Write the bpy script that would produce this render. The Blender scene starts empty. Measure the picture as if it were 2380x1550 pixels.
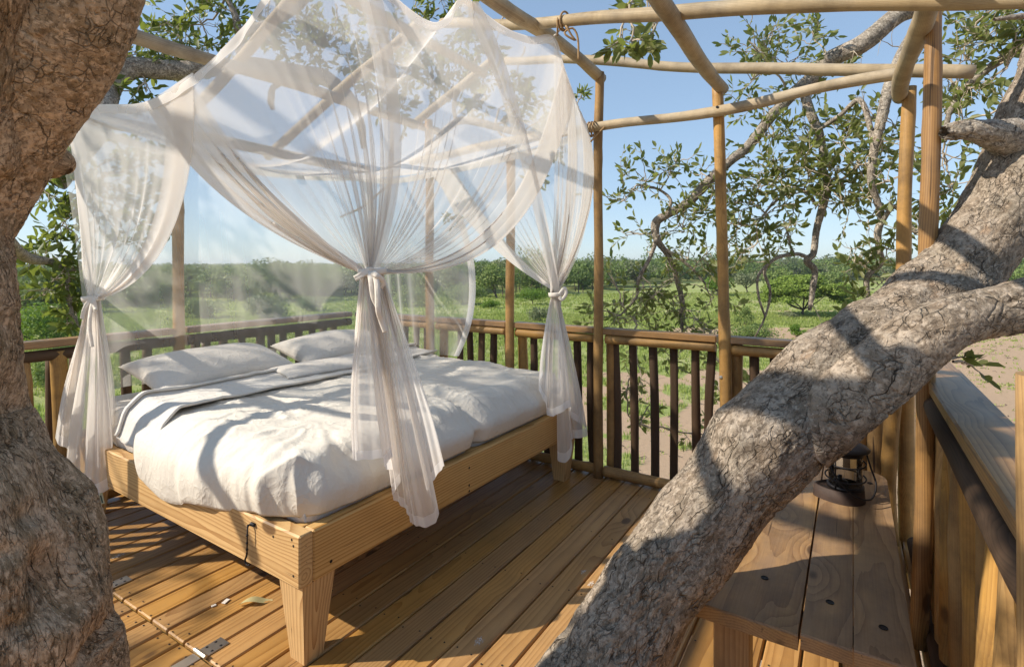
import bpy, math, random
import numpy as np
from mathutils import Vector, Matrix

random.seed(7)
RNG = np.random.default_rng(11)
C = bpy.context.scene.collection
R = math.radians

# ------------------------------------------------------------------ camera, sky, sun, exposure
sc = bpy.context.scene
F = 1260.0                      # focal length in units of a 2380 px wide frame
YAW = R(32.15)
EYE = 1.5
cam_d = bpy.data.cameras.new('camera'); cam = bpy.data.objects.new('camera', cam_d); C.objects.link(cam)
cam.location = (0, 0, EYE); cam.rotation_euler = (R(90), 0, YAW)
cam_d.sensor_width = 36.0; cam_d.lens = F / 2380 * 36.0
cam_d.shift_y = -160 / 2380.0
cam_d.clip_start = 0.05; cam_d.clip_end = 6000
sc.camera = cam

SUN_EL = R(37); L = Vector((0.736*math.cos(SUN_EL), 0.678*math.cos(SUN_EL), -math.sin(SUN_EL))).normalized()
w = bpy.data.worlds.new('World'); sc.world = w; w.use_nodes = True
wn = w.node_tree.nodes; wl = w.node_tree.links; wn.clear()
sky = wn.new('ShaderNodeTexSky'); sky.sky_type = 'NISHITA'; sky.sun_disc = False
sky.sun_elevation = SUN_EL; sky.sun_rotation = math.atan2(-L.x, -L.y)
sky.altitude = 900; sky.air_density = 1.0; sky.dust_density = 0.15; sky.ozone_density = 2.2
bg = wn.new('ShaderNodeBackground'); bg.inputs['Strength'].default_value = 0.15
wo = wn.new('ShaderNodeOutputWorld')
gm_ = wn.new('ShaderNodeGamma'); gm_.inputs[1].default_value = .5     # softer contrast between horizon and zenith, over the whole sky
tn_ = wn.new('ShaderNodeMix'); tn_.data_type = 'RGBA'; tn_.blend_type = 'MULTIPLY'; tn_.inputs[0].default_value = 1.0; tn_.inputs[7].default_value = (.98, 1.13, 1.28, 1)
wl.new(sky.outputs[0], gm_.inputs[0]); wl.new(gm_.outputs[0], tn_.inputs[6]); wl.new(tn_.outputs[2], bg.inputs[0]); wl.new(bg.outputs[0], wo.inputs[0])
sd = bpy.data.lights.new('sun', 'SUN'); sd.energy = 3.2; sd.angle = R(0.53); sd.color = (1.0, 0.915, 0.785)
so = bpy.data.objects.new('sun', sd); C.objects.link(so)
so.rotation_euler = L.to_track_quat('-Z', 'Y').to_euler(); so.location = (-20, -18, 25)
sc.view_settings.view_transform = 'Standard'; sc.view_settings.look = 'None'
sc.view_settings.exposure = 1.0; sc.view_settings.gamma = 1.0
sc.cycles.transparent_max_bounces = 40
sc.cycles.max_bounces = 10; sc.cycles.diffuse_bounces = 5; sc.cycles.transmission_bounces = 8

# ------------------------------------------------------------------ helpers: placing
CY, SY = math.cos(YAW), math.sin(YAW)
def W(xc, yc, z):               # camera-plane (right, forward) to world
    return np.array([xc*CY - yc*SY, xc*SY + yc*CY, z])
def P(px, py, d):               # sight line through photo point at forward distance d
    return W((px-1190)/F*d, d, EYE - (py-615)/F*d)
def proj(p):
    p = np.asarray(p, float)
    xc = p[..., 0]*CY + p[..., 1]*SY; yc = -p[..., 0]*SY + p[..., 1]*CY
    yc = np.where(np.abs(yc) < 1e-6, 1e-6, yc)
    return np.stack([1190 + xc/yc*F, 615 - (p[..., 2]-EYE)/yc*F, yc], -1)

def tag(o, label=None, cat=None, group=None, kind=None):
    if label: o['label'] = label
    if cat: o['category'] = cat
    if group: o['group'] = group
    if kind: o['kind'] = kind
    return o
def empty(name, loc=(0, 0, 0), label=None, cat=None, group=None, parent=None, kind=None):
    o = bpy.data.objects.new(name, None); C.objects.link(o); o.location = loc; o.empty_display_size = .1
    if parent: setpar(o, parent)
    return tag(o, label, cat, group, kind)
def wmat(o):
    m = o.matrix_basis.copy()
    p = o.parent
    while p is not None:
        m = p.matrix_basis @ m if True else m
        p = p.parent
    return m
def setpar(o, p):               # parent keeping the world placement (translation-only parents)
    inv = wmat(p).inverted()
    o.parent = p
    o.matrix_basis = inv @ o.matrix_basis
def link(name, me, mat, parent=None, matrix=None):
    o = bpy.data.objects.new(name, me); C.objects.link(o)
    if mat is not None and len(me.materials) == 0: me.materials.append(mat)
    if matrix is not None: o.matrix_basis = matrix
    if parent is not None: setpar(o, parent)
    return o
def mesh(name, verts, faces, smooth=False, attrs=None):
    me = bpy.data.meshes.new(name)
    verts = np.asarray(verts, dtype=np.float32)
    if isinstance(faces, np.ndarray):
        nf, k = faces.shape
        me.vertices.add(len(verts)); me.vertices.foreach_set('co', verts.ravel())
        me.loops.add(nf*k); me.loops.foreach_set('vertex_index', faces.astype(np.int32).ravel())
        me.polygons.add(nf); me.polygons.foreach_set('loop_start', np.arange(0, nf*k, k, dtype=np.int32))
        me.update(calc_edges=True)
    else:
        me.from_pydata([tuple(map(float, v)) for v in verts], [], [tuple(map(int, f)) for f in faces])
        me.update()
    if attrs:
        for k_, a in attrs.items():
            a = np.asarray(a, dtype=np.float32)
            if a.ndim == 1:
                at = me.attributes.new(k_, 'FLOAT', 'POINT'); at.data.foreach_set('value', a)
            else:
                at = me.attributes.new(k_, 'FLOAT_VECTOR', 'POINT'); at.data.foreach_set('vector', a.ravel())
    if smooth:
        me.polygons.foreach_set('use_smooth', np.ones(len(me.polygons), dtype=bool))
    return me

# ------------------------------------------------------------------ noise
def _h(ix, iy, iz, s):
    h = (ix.astype(np.int64)*374761393 + iy.astype(np.int64)*668265263 + iz.astype(np.int64)*2147483647 + s*974711) & 0xffffffff
    h = ((h ^ (h >> 13))*1274126177) & 0xffffffff
    h = ((h ^ (h >> 15))*2246822519) & 0xffffffff
    return ((h ^ (h >> 16)) & 0xffffff)/float(0xffffff)
def vn(p, s=0):
    p = np.asarray(p, float); i = np.floor(p); f = p-i; u = f*f*f*(f*(f*6-15)+10)
    x, y, z = i[..., 0], i[..., 1], i[..., 2]
    def g(a, b, c): return _h(x+a, y+b, z+c, s)
    ux, uy, uz = u[..., 0], u[..., 1], u[..., 2]
    x00 = g(0,0,0)*(1-ux)+g(1,0,0)*ux; x10 = g(0,1,0)*(1-ux)+g(1,1,0)*ux
    x01 = g(0,0,1)*(1-ux)+g(1,0,1)*ux; x11 = g(0,1,1)*(1-ux)+g(1,1,1)*ux
    return ((x00*(1-uy)+x10*uy)*(1-uz)+(x01*(1-uy)+x11*uy)*uz)*2-1
def fbm(p, o=4, s=0, g=.5):
    p = np.asarray(p, float); a = 1; t = 0; n = 0
    for k in range(o):
        t = t+a*vn(p*(2**k)+k*7.3, s+k); n += a; a *= g
    return t/n
def worley(p, s=0):             # F1, F2
    p = np.asarray(p, float); i = np.floor(p); f1 = np.full(p.shape[:-1], 9.); f2 = f1.copy()
    for a in (-1, 0, 1):
        for b in (-1, 0, 1):
            for c in (-1, 0, 1):
                x, y, z = i[..., 0]+a, i[..., 1]+b, i[..., 2]+c
                q = np.stack([x+_h(x, y, z, s), y+_h(x, y, z, s+1), z+_h(x, y, z, s+2)], -1)
                d = np.sqrt(((q-p)**2).sum(-1))
                m = d < f1
                f2 = np.where(m, f1, np.minimum(f2, d)); f1 = np.where(m, d, f1)
    return f1, f2
def sstep(a, b, x):
    t = np.clip((np.asarray(x, float)-a)/(b-a), 0, 1); return t*t*(3-2*t)

def spline(pts, n, extra=None):  # Catmull-Rom, evenly by index parameter with chord lengths
    pts = np.asarray(pts, float)
    if len(pts) == 2:
        t = np.linspace(0, 1, n)[:, None]; return pts[0]*(1-t)+pts[1]*t
    d = np.r_[0, np.cumsum(np.linalg.norm(np.diff(pts[:, :3], axis=0), axis=1)+1e-9)]
    q = np.vstack([2*pts[0]-pts[1], pts, 2*pts[-1]-pts[-2]])
    dd = np.r_[d[0]-(d[1]-d[0]), d, d[-1]+(d[-1]-d[-2])]
    u = np.linspace(0, d[-1], n); out = np.zeros((n, pts.shape[1]))
    k = np.clip(np.searchsorted(d, u, 'right')-1, 0, len(pts)-2)
    for j in range(n):
        i = k[j]; p0, p1, p2, p3 = q[i], q[i+1], q[i+2], q[i+3]
        t0, t1, t2, t3 = dd[i], dd[i+1], dd[i+2], dd[i+3]; t = u[j]
        m1 = (p2-p0)/(t2-t0)*(t2-t1); m2 = (p3-p1)/(t3-t1)*(t2-t1)
        s = (t-t1)/(t2-t1)
        out[j] = (2*s**3-3*s*s+1)*p1+(s**3-2*s*s+s)*m1+(-2*s**3+3*s*s)*p2+(s**3-s*s)*m2
    return out

# ------------------------------------------------------------------ shapes
def frames(c):
    t = np.gradient(c, axis=0); t /= np.linalg.norm(t, axis=1, keepdims=True)+1e-12
    n = np.zeros_like(t)
    a = np.array([0, 0, 1.]) if abs(t[0, 2]) < .9 else np.array([1., 0, 0])
    v = np.cross(t[0], a); n[0] = v/np.linalg.norm(v)
    for i in range(1, len(c)):
        v = n[i-1]-t[i]*np.dot(n[i-1], t[i]); n[i] = v/(np.linalg.norm(v)+1e-12)
    return t, n, np.cross(t, n)
def tube_arrays(path, rad, ns, caps=True):
    path = np.asarray(path, float); nr = len(path); rad = np.broadcast_to(np.asarray(rad, float), (nr,))
    t, n, b = frames(path)
    ph = np.linspace(0, 2*math.pi, ns, endpoint=False)
    v = path[:, None]+rad[:, None, None]*(np.cos(ph)[None, :, None]*n[:, None]+np.sin(ph)[None, :, None]*b[:, None])
    i = np.arange(nr-1)[:, None]*ns; j = np.arange(ns)[None]
    j2 = (j+1) % ns
    f = np.stack([i+j, i+j2, i+ns+j2, i+ns+j], -1).reshape(-1, 4)
    v = v.reshape(-1, 3)
    if caps:
        c0 = len(v); v = np.vstack([v, path[0], path[-1]])
        jj = np.arange(ns); k2 = (jj+1) % ns
        e0 = np.stack([np.full(ns, c0), k2, jj, jj], -1); e1 = (nr-1)*ns
        f1 = np.stack([np.full(ns, c0+1), e1+jj, e1+k2, e1+k2], -1)
        return v, f, np.vstack([e0, f1])
    return v, f, None
class MB:                       # collects pieces of ONE object
    def __init__(s): s.v = []; s.f = []; s.n = 0
    def add(s, v, f):
        for q in f:
            q = [int(x)+s.n for x in q]
            u = []
            for x in q:
                if x not in u: u.append(x)
            s.f.append(u)
        s.v.append(np.asarray(v, float).reshape(-1, 3)); s.n += len(s.v[-1]); return s
    def tube(s, path, rad, ns=8, caps=True):
        v, f, e = tube_arrays(path, rad, ns, caps)
        return s.add(v, np.vstack([f, e]) if e is not None else f)
    def box(s, c, size, rot=None, ch=0.0):
        v, f = chbox(*size, ch)
        if rot is not None: v = v @ np.array(rot).T
        return s.add(v+np.asarray(c), f)
    def lathe(s, prof, c=(0, 0, 0), ns=24, sx=1, sy=1):
        prof = np.asarray(prof, float); ph = np.linspace(0, 2*math.pi, ns, endpoint=False); nr = len(prof)
        v = np.stack([prof[:, 0, None]*np.cos(ph)*sx, prof[:, 0, None]*np.sin(ph)*sy, np.repeat(prof[:, 1, None], ns, 1)], -1).reshape(-1, 3)
        f = []
        for i in range(nr-1):
            for j in range(ns):
                f.append([i*ns+j, i*ns+(j+1) % ns, (i+1)*ns+(j+1) % ns, (i+1)*ns+j])
        return s.add(v+np.asarray(c), f)
    def build(s, name, mat, parent=None, smooth=False, matrix=None):
        return link(name, mesh(name, np.vstack(s.v), s.f, smooth), mat, parent, matrix)
def chbox(sx, sy, sz, c):       # box with chamfered edges centred on the origin
    x, y, z = sx/2, sy/2, sz/2
    if c <= 0:
        v = np.array([[a*x, b*y, d*z] for a in (-1, 1) for b in (-1, 1) for d in (-1, 1)])
        return v, [[0,1,3,2],[4,6,7,5],[0,4,5,1],[2,3,7,6],[0,2,6,4],[1,5,7,3]]
    c = min(c, x*.9, y*.9, z*.9)
    v = []; idx = {}
    for a in (-1, 1):
        for b in (-1, 1):
            for d in (-1, 1):
                for ax in range(3):
                    p = [a*(x-c), b*(y-c), d*(z-c)]; p[ax] += (a, b, d)[ax]*c
                    idx[(a, b, d, ax)] = len(v); v.append(p)
    f = []
    for ax in range(3):
        for s in (-1, 1):
            o = [i for i in range(3) if i != ax]; q = []
            for (m, n) in ((-1, -1), (1, -1), (1, 1), (-1, 1)):
                k = [0, 0, 0]; k[ax] = s; k[o[0]] = m; k[o[1]] = n; q.append(idx[(*k, ax)])
            f.append(q if (s > 0) == (ax != 1) else q[::-1])
    for ax in range(3):
        o = [i for i in range(3) if i != ax]
        for m in (-1, 1):
            for n in (-1, 1):
                q = []
                for s, aa in ((-1, o[0]), (1, o[0]), (1, o[1]), (-1, o[1])):
                    k = [0, 0, 0]; k[ax] = s; k[o[0]] = m; k[o[1]] = n; q.append(idx[(*k, aa)])
                f.append(q)
    for a in (-1, 1):
        for b in (-1, 1):
            for d in (-1, 1): f.append([idx[(a, b, d, 0)], idx[(a, b, d, 1)], idx[(a, b, d, 2)]])
    return np.array(v), f
_bc = {}
def xform(p0, p1, up=(0, 0, 1)):  # local X from p0 to p1, origin in the middle
    p0, p1 = Vector(p0), Vector(p1); x = (p1-p0); ln = x.length; x.normalize()
    z = Vector(up); z = (z-x*z.dot(x))
    if z.length < 1e-4: z = Vector((0, 1, 0))-x*x.y
    z.normalize(); y = z.cross(x)
    m = Matrix((x, y, z)).transposed().to_4x4(); m.translation = (p0+p1)/2
    return m, ln
def board(name, p0, p1, wid, thk, mat, parent, ch=.004, up=(0, 0, 1)):
    m, ln = xform(p0, p1, up)
    k = (round(ln, 3), wid, thk, ch, mat.name)
    if k not in _bc:
        v, f = chbox(ln, wid, thk, ch); _bc[k] = mesh(name, v, f); _bc[k].materials.append(mat)
    return link(name, _bc[k], mat, parent, m)
def pole(name, p0, p1, r0, r1, mat, parent, wob=.006, ns=14, nr=34, seed=None, flat=None, bend=0):
    m, ln = xform(p0, p1)
    sd_ = random.randint(0, 9999) if seed is None else seed
    x = np.linspace(-ln/2, ln/2, nr); s = (x+ln/2)/ln
    q = np.stack([x*1.3, np.zeros(nr), np.zeros(nr)], -1)
    path = np.stack([x, vn(q+sd_, 1)*wob*2, vn(q+sd_, 2)*wob*2+bend*4*s*(1-s)], -1)
    rad = r0*(1-s)+r1*s; rad = rad*(1+.05*vn(q*3+sd_, 3))
    ph = np.linspace(0, 2*math.pi, ns, endpoint=False)
    yy = np.cos(ph)[None]*rad[:, None]; zz = np.sin(ph)[None]*rad[:, None]
    kx = np.random.default_rng(sd_).uniform(-ln/2, ln/2, int(2+ln*1.6)); ka = np.random.default_rng(sd_+1).uniform(0, 6.28, len(kx))
    for kq, kb in zip(kx, ka):       # knots where branches were trimmed
        g_k = np.exp(-((x[:, None]-kq)/.03)**2)*np.exp(-((np.angle(np.exp(1j*(ph[None]-kb))))/.5)**2)*.13
        yy = yy*(1+g_k); zz = zz*(1+g_k)
    lump = 1+.07*vn(np.stack([np.repeat(x[:, None]*3, ns, 1), yy*20, zz*20], -1)+sd_, 5)
    yy *= lump; zz *= lump
    if flat is not None: yy = np.maximum(yy, flat*rad[:, None])
    v = np.stack([np.repeat(path[:, :1], ns, 1), yy+path[:, 1:2], zz+path[:, 2:3]], -1).reshape(-1, 3)
    f = [[i*ns+j, i*ns+(j+1) % ns, (i+1)*ns+(j+1) % ns, (i+1)*ns+j] for i in range(nr-1) for j in range(ns)]
    me = mesh(name, v, f+[list(range(ns))[::-1], [(nr-1)*ns+j for j in range(ns)]])
    for p in me.polygons: p.use_smooth = len(p.vertices) == 4
    return link(name, me, mat, parent, m)

# ------------------------------------------------------------------ materials
class G:
    def __init__(s, name):
        s.m = bpy.data.materials.new(name); s.m.use_nodes = True; s.t = s.m.node_tree; s.t.nodes.clear()
    def n(s, typ, ins=None, **pr):
        nd = s.t.nodes.new('ShaderNode'+typ)
        for k, v in pr.items(): setattr(nd, k, v)
        for k, v in (ins or {}).items():
            sk = nd.inputs[k]
            if isinstance(v, bpy.types.NodeSocket): s.t.links.new(v, sk)
            elif isinstance(v, bpy.types.Node): s.t.links.new(v.outputs[0], sk)
            else:
                if hasattr(sk.default_value, '__len__') and len(sk.default_value) == 4 and len(v) == 3: v = (*v, 1)
                sk.default_value = v
        return nd
    def math(s, op, a, b=0.0, c=None, clamp=False):
        i = {0: a, 1: b}
        if c is not None: i[2] = c
        return s.n('Math', i, operation=op, use_clamp=clamp).outputs[0]
    def vmath(s, op, a, b=(0, 0, 0)): return s.n('VectorMath', {0: a, 1: b}, operation=op).outputs[0]
    def mix(s, f, a, b, bt='MIX'):
        nd = s.n('Mix', {0: f, 6: a, 7: b}, data_type='RGBA', blend_type=bt); return nd.outputs[2]
    def ramp(s, f, stops, interp='LINEAR'):
        nd = s.n('ValToRGB', {0: f}); cr = nd.color_ramp; cr.interpolation = interp
        while len(cr.elements) < len(stops): cr.elements.new(.5)
        for e, (p, c) in zip(cr.elements, stops):
            e.position = p
            e.color = (c, c, c, 1) if not hasattr(c, '__len__') else (*c, 1)
        return nd.outputs[0]
    def noise(s, v, scale, detail=4, rough=.55, dist=0.0):
        return s.n('TexNoise', {'Vector': v, 'Scale': scale, 'Detail': detail, 'Roughness': rough, 'Distortion': dist}).outputs[0]
    def map(s, v, scale=(1, 1, 1), loc=(0, 0, 0)):
        return s.n('Mapping', {0: v, 1: loc, 3: scale}).outputs[0]
    def bump(s, h, strength=.3, dist=.01, normal=None):
        i = {'Height': h, 'Strength': strength, 'Distance': dist}
        if normal is not None: i['Normal'] = normal
        return s.n('Bump', i).outputs[0]
    def out(s, sh, disp=None):
        o = s.n('OutputMaterial', {0: sh}); return s.m
    def pbr(s, **k):
        i = {}
        for a, b in k.items(): i[{'col': 'Base Color', 'rough': 'Roughness', 'nrm': 'Normal', 'metal': 'Metallic', 'spec': 'Specular IOR Level'}[a]] = b
        return s.n('BsdfPrincipled', i).outputs[0]

def wood(name, light, dark, knot=(.05, .025, .012), grey=None, greyamt=0.0, rough=.6, ring=42, bump=.35, spec=.3, vary=.25, knots=1.0, dirt=0.0, fibre=.5, rw=.55):
    g = G(name)
    oc = g.n('TexCoord').outputs['Object']; rn = g.n('ObjectInfo').outputs['Random']
    off = g.n('CombineXYZ', {0: g.math('MULTIPLY', rn, 57.0), 1: g.math('MULTIPLY', rn, 13.7), 2: g.math('MULTIPLY', rn, 31.3)}).outputs[0]
    v = g.vmath('ADD', oc, off)
    # knots: sparse cells, the grain bends round them
    kv = g.map(v, (1.9, 3.6, 3.6))
    vor = g.n('TexVoronoi', {'Vector': kv, 'Scale': 1.0, 'Randomness': 1.0}).outputs['Distance']
    km = g.ramp(vor, [(0.0, 1), (.075, .9), (.10, 0), (1, 0)])
    halo = g.ramp(vor, [(0.0, 1), (.34, 0), (1, 0)])
    warp = g.n('TexNoise', {'Vector': g.map(v, (.9, 5, 5)), 'Scale': 1.0, 'Detail': 2.0}).outputs['Color']
    wv = g.vmath('SUBTRACT', warp, (.5, .5, .5)); wv = g.n('VectorMath', {0: wv, 'Scale': .05}, operation='SCALE').outputs[0]
    pith = g.n('CombineXYZ', {0: 0.0, 1: g.math('MULTIPLY_ADD', g.math('FRACT', g.math('MULTIPLY', rn, 17.3)), .16, -.08), 2: g.math('MULTIPLY_ADD', g.math('FRACT', g.math('MULTIPLY', rn, 7.7)), .07, .035)}).outputs[0]
    rv = g.vmath('ADD', g.vmath('ADD', g.map(oc, (.1, 1, 1)), wv), pith)
    hv = g.n('CombineXYZ', {0: 0.0, 1: g.math('MULTIPLY', halo, .02), 2: g.math('MULTIPLY', halo, .03)}).outputs[0]
    rv = g.vmath('ADD', rv, hv)
    wave = g.n('TexWave', {'Vector': rv, 'Scale': ring, 'Distortion': 1.2, 'Detail': 2.0, 'Detail Scale': 1.2}, wave_type='RINGS', rings_direction='X', wave_profile='SAW').outputs['Fac']
    fib = g.noise(g.map(v, (5, 190, 190)), 1.0, 3, .6)
    pat = g.noise(g.map(v, (1.3, 6, 6)), 1.0, 4, .6)
    f = g.math('ADD', g.math('MULTIPLY', g.math('POWER', wave, 2.2), rw), g.math('MULTIPLY', g.math('SUBTRACT', fib, .5), fibre))
    f = g.math('ADD', f, g.math('MULTIPLY', g.math('SUBTRACT', pat, .5), .9), clamp=True)
    col = g.mix(f, light, dark)
    if grey is not None:
        gm = g.math('MULTIPLY', g.ramp(g.noise(g.map(v, (1.2, 4, 4)), 1.6, 5, .65), [(.32, 0), (.68, 1)]), greyamt)
        col = g.mix(gm, col, g.mix(f, grey, tuple(c*.45 for c in grey)))
    tint = g.math('MULTIPLY_ADD', g.math('FRACT', g.math('MULTIPLY', rn, 91.7)), vary, 1-vary*.55)
    col = g.n('HueSaturation', {'Color': col, 'Value': tint, 'Saturation': g.math('MULTIPLY_ADD', g.math('FRACT', g.math('MULTIPLY', rn, 41.3)), .12, .94)}).outputs[0]
    col = g.mix(g.math('MULTIPLY', km, .85*knots), col, knot)
    # dark drying checks along the grain
    chk = g.noise(g.map(v, (1.6, 70, 70)), 1.0, 2, .5)
    cm = g.ramp(chk, [(0, 0), (.715, 0), (.745, 1)])
    col = g.mix(g.math('MULTIPLY', cm, .75), col, tuple(c*.25 for c in dark))
    if dirt > 0:
        dm = g.ramp(g.noise(v, 5.0, 6, .7), [(.42, 0), (.75, 1)])
        col = g.mix(g.math('MULTIPLY', dm, dirt), col, (.06, .04, .025))
    h = g.math('SUBTRACT', g.math('ADD', g.math('MULTIPLY', f, -.5), g.math('MULTIPLY', fib, .4)), g.math('MULTIPLY', cm, 1.5))
    rg = g.math('MULTIPLY_ADD', pat, .25, rough-.12)
    return g.out(g.pbr(col=col, rough=rg, spec=spec, nrm=g.bump(h, bump, .0025)))

def plain(name, col, rough=.5, metal=0.0, spec=.5, var=.0, scale=30, bump=0.0):
    g = G(name); oc = g.n('TexCoord').outputs['Object']; nz = g.noise(oc, scale, 5, .6)
    c = g.mix(nz, tuple(x*(1-var) for x in col), tuple(min(1, x*(1+var)) for x in col))
    k = dict(col=c, rough=rough, metal=metal, spec=spec)
    if bump: k['nrm'] = g.bump(nz, bump, .003)
    return g.out(g.pbr(**k))

def bark(name, base, pale, dark, patch, lichen=(.2, .2, .13), sc_=1.0, crack=.8, greys=.5):
    g = G(name)
    v = g.n('Attribute', attribute_name='bc', attribute_type='GEOMETRY').outputs['Vector']
    hgt = g.n('Attribute', attribute_name='bh', attribute_type='GEOMETRY').outputs['Fac']
    def warp(s1, amt):
        w_ = g.n('TexNoise', {'Vector': v, 'Scale': s1*sc_, 'Detail': 4.0}).outputs['Color']
        return g.vmath('ADD', v, g.n('VectorMath', {0: g.vmath('SUBTRACT', w_, (.5, .5, .5)), 'Scale': amt/sc_}, operation='SCALE').outputs[0])
    v2 = warp(7, .12); v3 = warp(30, .03)
    ed = g.n('TexVoronoi', {'Vector': g.map(v2, (1.25, 1.25, .42)), 'Scale': 15.0*sc_}, feature='DISTANCE_TO_EDGE').outputs['Distance']
    ed2 = g.n('TexVoronoi', {'Vector': g.map(v2, (1, 1, .6)), 'Scale': 42.0*sc_}, feature='DISTANCE_TO_EDGE').outputs['Distance']
    gate = g.ramp(g.noise(v, 8*sc_, 5, .6), [(.50, 0), (.62, 1)]); gate2 = g.ramp(g.noise(g.vmath('ADD', v, (3, 1, 7)), 12*sc_, 4), [(.48, 0), (.6, 1)])
    c1 = g.math('MULTIPLY', g.ramp(ed, [(0, 1), (.012, .8), (.03, 0)]), gate)
    c2 = g.math('MULTIPLY', g.ramp(ed2, [(0, 1), (.025, .6), (.06, 0)]), g.math('MULTIPLY', gate2, .45))
    n1 = g.noise(v3, 14*sc_, 9, .7); n2 = g.noise(v3, 85*sc_, 7, .72); n3 = g.noise(v, 3.6*sc_, 4, .6); n4 = g.noise(v3, 36*sc_, 6, .7)
    col = g.mix(g.ramp(n1, [(.42, 0), (.58, 1)]), base, pale)
    cell = g.n('TexVoronoi', {'Vector': g.map(v3, (1, 1, .6)), 'Scale': 19.0*sc_}).outputs
    cs = g.n('SeparateColor', {0: cell['Color']})
    blot = g.math('MULTIPLY', g.ramp(cs.outputs[0], [(.80, 0), (.84, 1)]), g.ramp(cell['Distance'], [(.22, 1), (.42, 0)]))
    col = g.mix(g.math('MULTIPLY', blot, .75), col, patch)
    col = g.mix(g.math('MULTIPLY', g.ramp(n3, [(.45, 0), (.62, 1)]), greys), col, lichen)
    col = g.mix(g.math('MULTIPLY', g.ramp(n4, [(.40, 1), (.49, 0)]), .75), col, tuple(x*.5 for x in base))
    col = g.mix(g.math('MULTIPLY', g.ramp(n2, [(.40, 1), (.48, 0)]), .6), col, dark)
    col = g.mix(g.math('MULTIPLY', g.ramp(g.noise(g.vmath('ADD', v3, (5, 2, 1)), 44*sc_, 6, .72), [(.535, 0), (.60, 1)]), .7), col, tuple(min(1, x*1.3) for x in pale))
    cr = g.math('MAXIMUM', c1, c2)
    col = g.mix(g.math('MULTIPLY', cr, crack), col, tuple(x*.4 for x in dark))
    col = g.mix(g.math('MULTIPLY', g.ramp(hgt, [(.0, 1), (.35, 0)]), .7), col, tuple(x*.45 for x in dark))
    h = g.math('ADD', g.math('MULTIPLY', n1, .5), g.math('MULTIPLY', n4, .45))
    h = g.math('ADD', h, g.math('MULTIPLY', n2, .28))
    h = g.math('SUBTRACT', h, g.math('MULTIPLY', cr, .9))
    return g.out(g.pbr(col=col, rough=.92, spec=.12, nrm=g.bump(h, 1.0, .016/sc_)))

def leafmat(name, cols, trans=.35, rough=.45, spec=.4, tcol=(.35, .42, .06)):
    g = G(name)
    lv = g.n('Attribute', attribute_name='lv', attribute_type='GEOMETRY').outputs['Fac']
    rn = g.n('ObjectInfo').outputs['Random']
    f = g.math('FRACT', g.math('ADD', lv, rn))
    col = g.ramp(f, [(i/(len(cols)-1), c) for i, c in enumerate(cols)])
    p = g.pbr(col=col, rough=rough, spec=spec)
    t = g.n('BsdfTranslucent', {0: g.mix(.55, col, tcol)}).outputs[0]
    return g.out(g.n('MixShader', {0: trans, 1: p, 2: t}).outputs[0])

def sheer(name, col, cover, tr=.5, weave=0.0):
    g = G(name)
    lw = g.n('NewGeometry'); dt = g.n('VectorMath', {0: lw.outputs['Normal'], 1: lw.outputs['Incoming']}, operation='DOT_PRODUCT').outputs['Value']
    ca = g.math('MAXIMUM', g.math('ABSOLUTE', dt), .12)
    # a net of threads: seen at a slant more of it is thread
    cov = g.math('SUBTRACT', 1.0, g.math('POWER', 1-cover, g.math('DIVIDE', 1.0, ca)))
    if weave:
        oc = g.n('TexCoord').outputs['Object']
        cov = g.math('MULTIPLY', cov, g.math('MULTIPLY_ADD', g.noise(oc, 420, 2), weave, 1-weave*.5), clamp=True)
    d = g.n('BsdfDiffuse', {0: col}).outputs[0]; t = g.n('BsdfTranslucent', {0: col}).outputs[0]
    sh = g.n('MixShader', {0: tr, 1: d, 2: t}).outputs[0]
    tp = g.n('BsdfTransparent').outputs[0]
    return g.out(g.n('MixShader', {0: cov, 1: tp, 2: sh}).outputs[0])

def cloth(name, col, weave=.3):
    g = G(name); oc = g.n('TexCoord').outputs['Object']
    n1 = g.noise(oc, 9, 5, .6); n2 = g.noise(oc, 600, 2)
    n3 = g.noise(g.map(oc, (1, 2.2, 1)), 16, 5, .6, .8)
    c = g.mix(n1, col, tuple(x*.95 for x in col))
    def ridge(sc, k, w_):
        r = g.math('SUBTRACT', 1.0, g.math('ABSOLUTE', g.math('MULTIPLY_ADD', g.noise(g.map(oc, k), sc, 3, .5, .5), 4.0, -2.0)), clamp=True)
        return g.math('MULTIPLY', g.math('POWER', r, 5.0), w_)
    h = g.math('ADD', g.math('MULTIPLY', n3, .5), g.math('MULTIPLY', n2, .12))
    h = g.math('ADD', h, g.math('ADD', ridge(5, (1, 1.6, 1), .55), ridge(13, (1.5, 1, 1), .3)))
    return g.out(g.pbr(col=c, rough=.9, spec=.12, nrm=g.bump(h, weave, .012)))

M = {}
M['bed'] = wood('bed_pine', (.61, .385, .16), (.34, .165, .048), knot=(.08, .035, .015), ring=22, rough=.5, vary=.12, knots=1.0, rw=.95, dirt=.12)
M['deck'] = wood('deck_pine', (.50, .27, .085), (.285, .128, .03), knot=(.06, .025, .01), ring=22, rw=.75, rough=.45, spec=.4, vary=.35, grey=(.28, .165, .07), greyamt=.3, dirt=.2)
M['pole'] = wood('round_pole', (.50, .275, .075), (.255, .12, .03), ring=60, rough=.5, vary=.25, grey=(.30, .22, .13), greyamt=.45, knots=1.0, dirt=.75)
M['roofpole'] = wood('pergola_pole', (.50, .38, .22), (.29, .19, .095), ring=60, rough=.65, vary=.22, grey=(.46, .40, .31), greyamt=.65, knots=1.0, dirt=.62)
M['rail'] = wood('rail_plank', (.40, .22, .08), (.20, .095, .03), ring=44, rough=.42, spec=.45, vary=.15, grey=(.235, .165, .105), greyamt=.55, knots=1.0, dirt=.5, rw=.9, fibre=.8)
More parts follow.
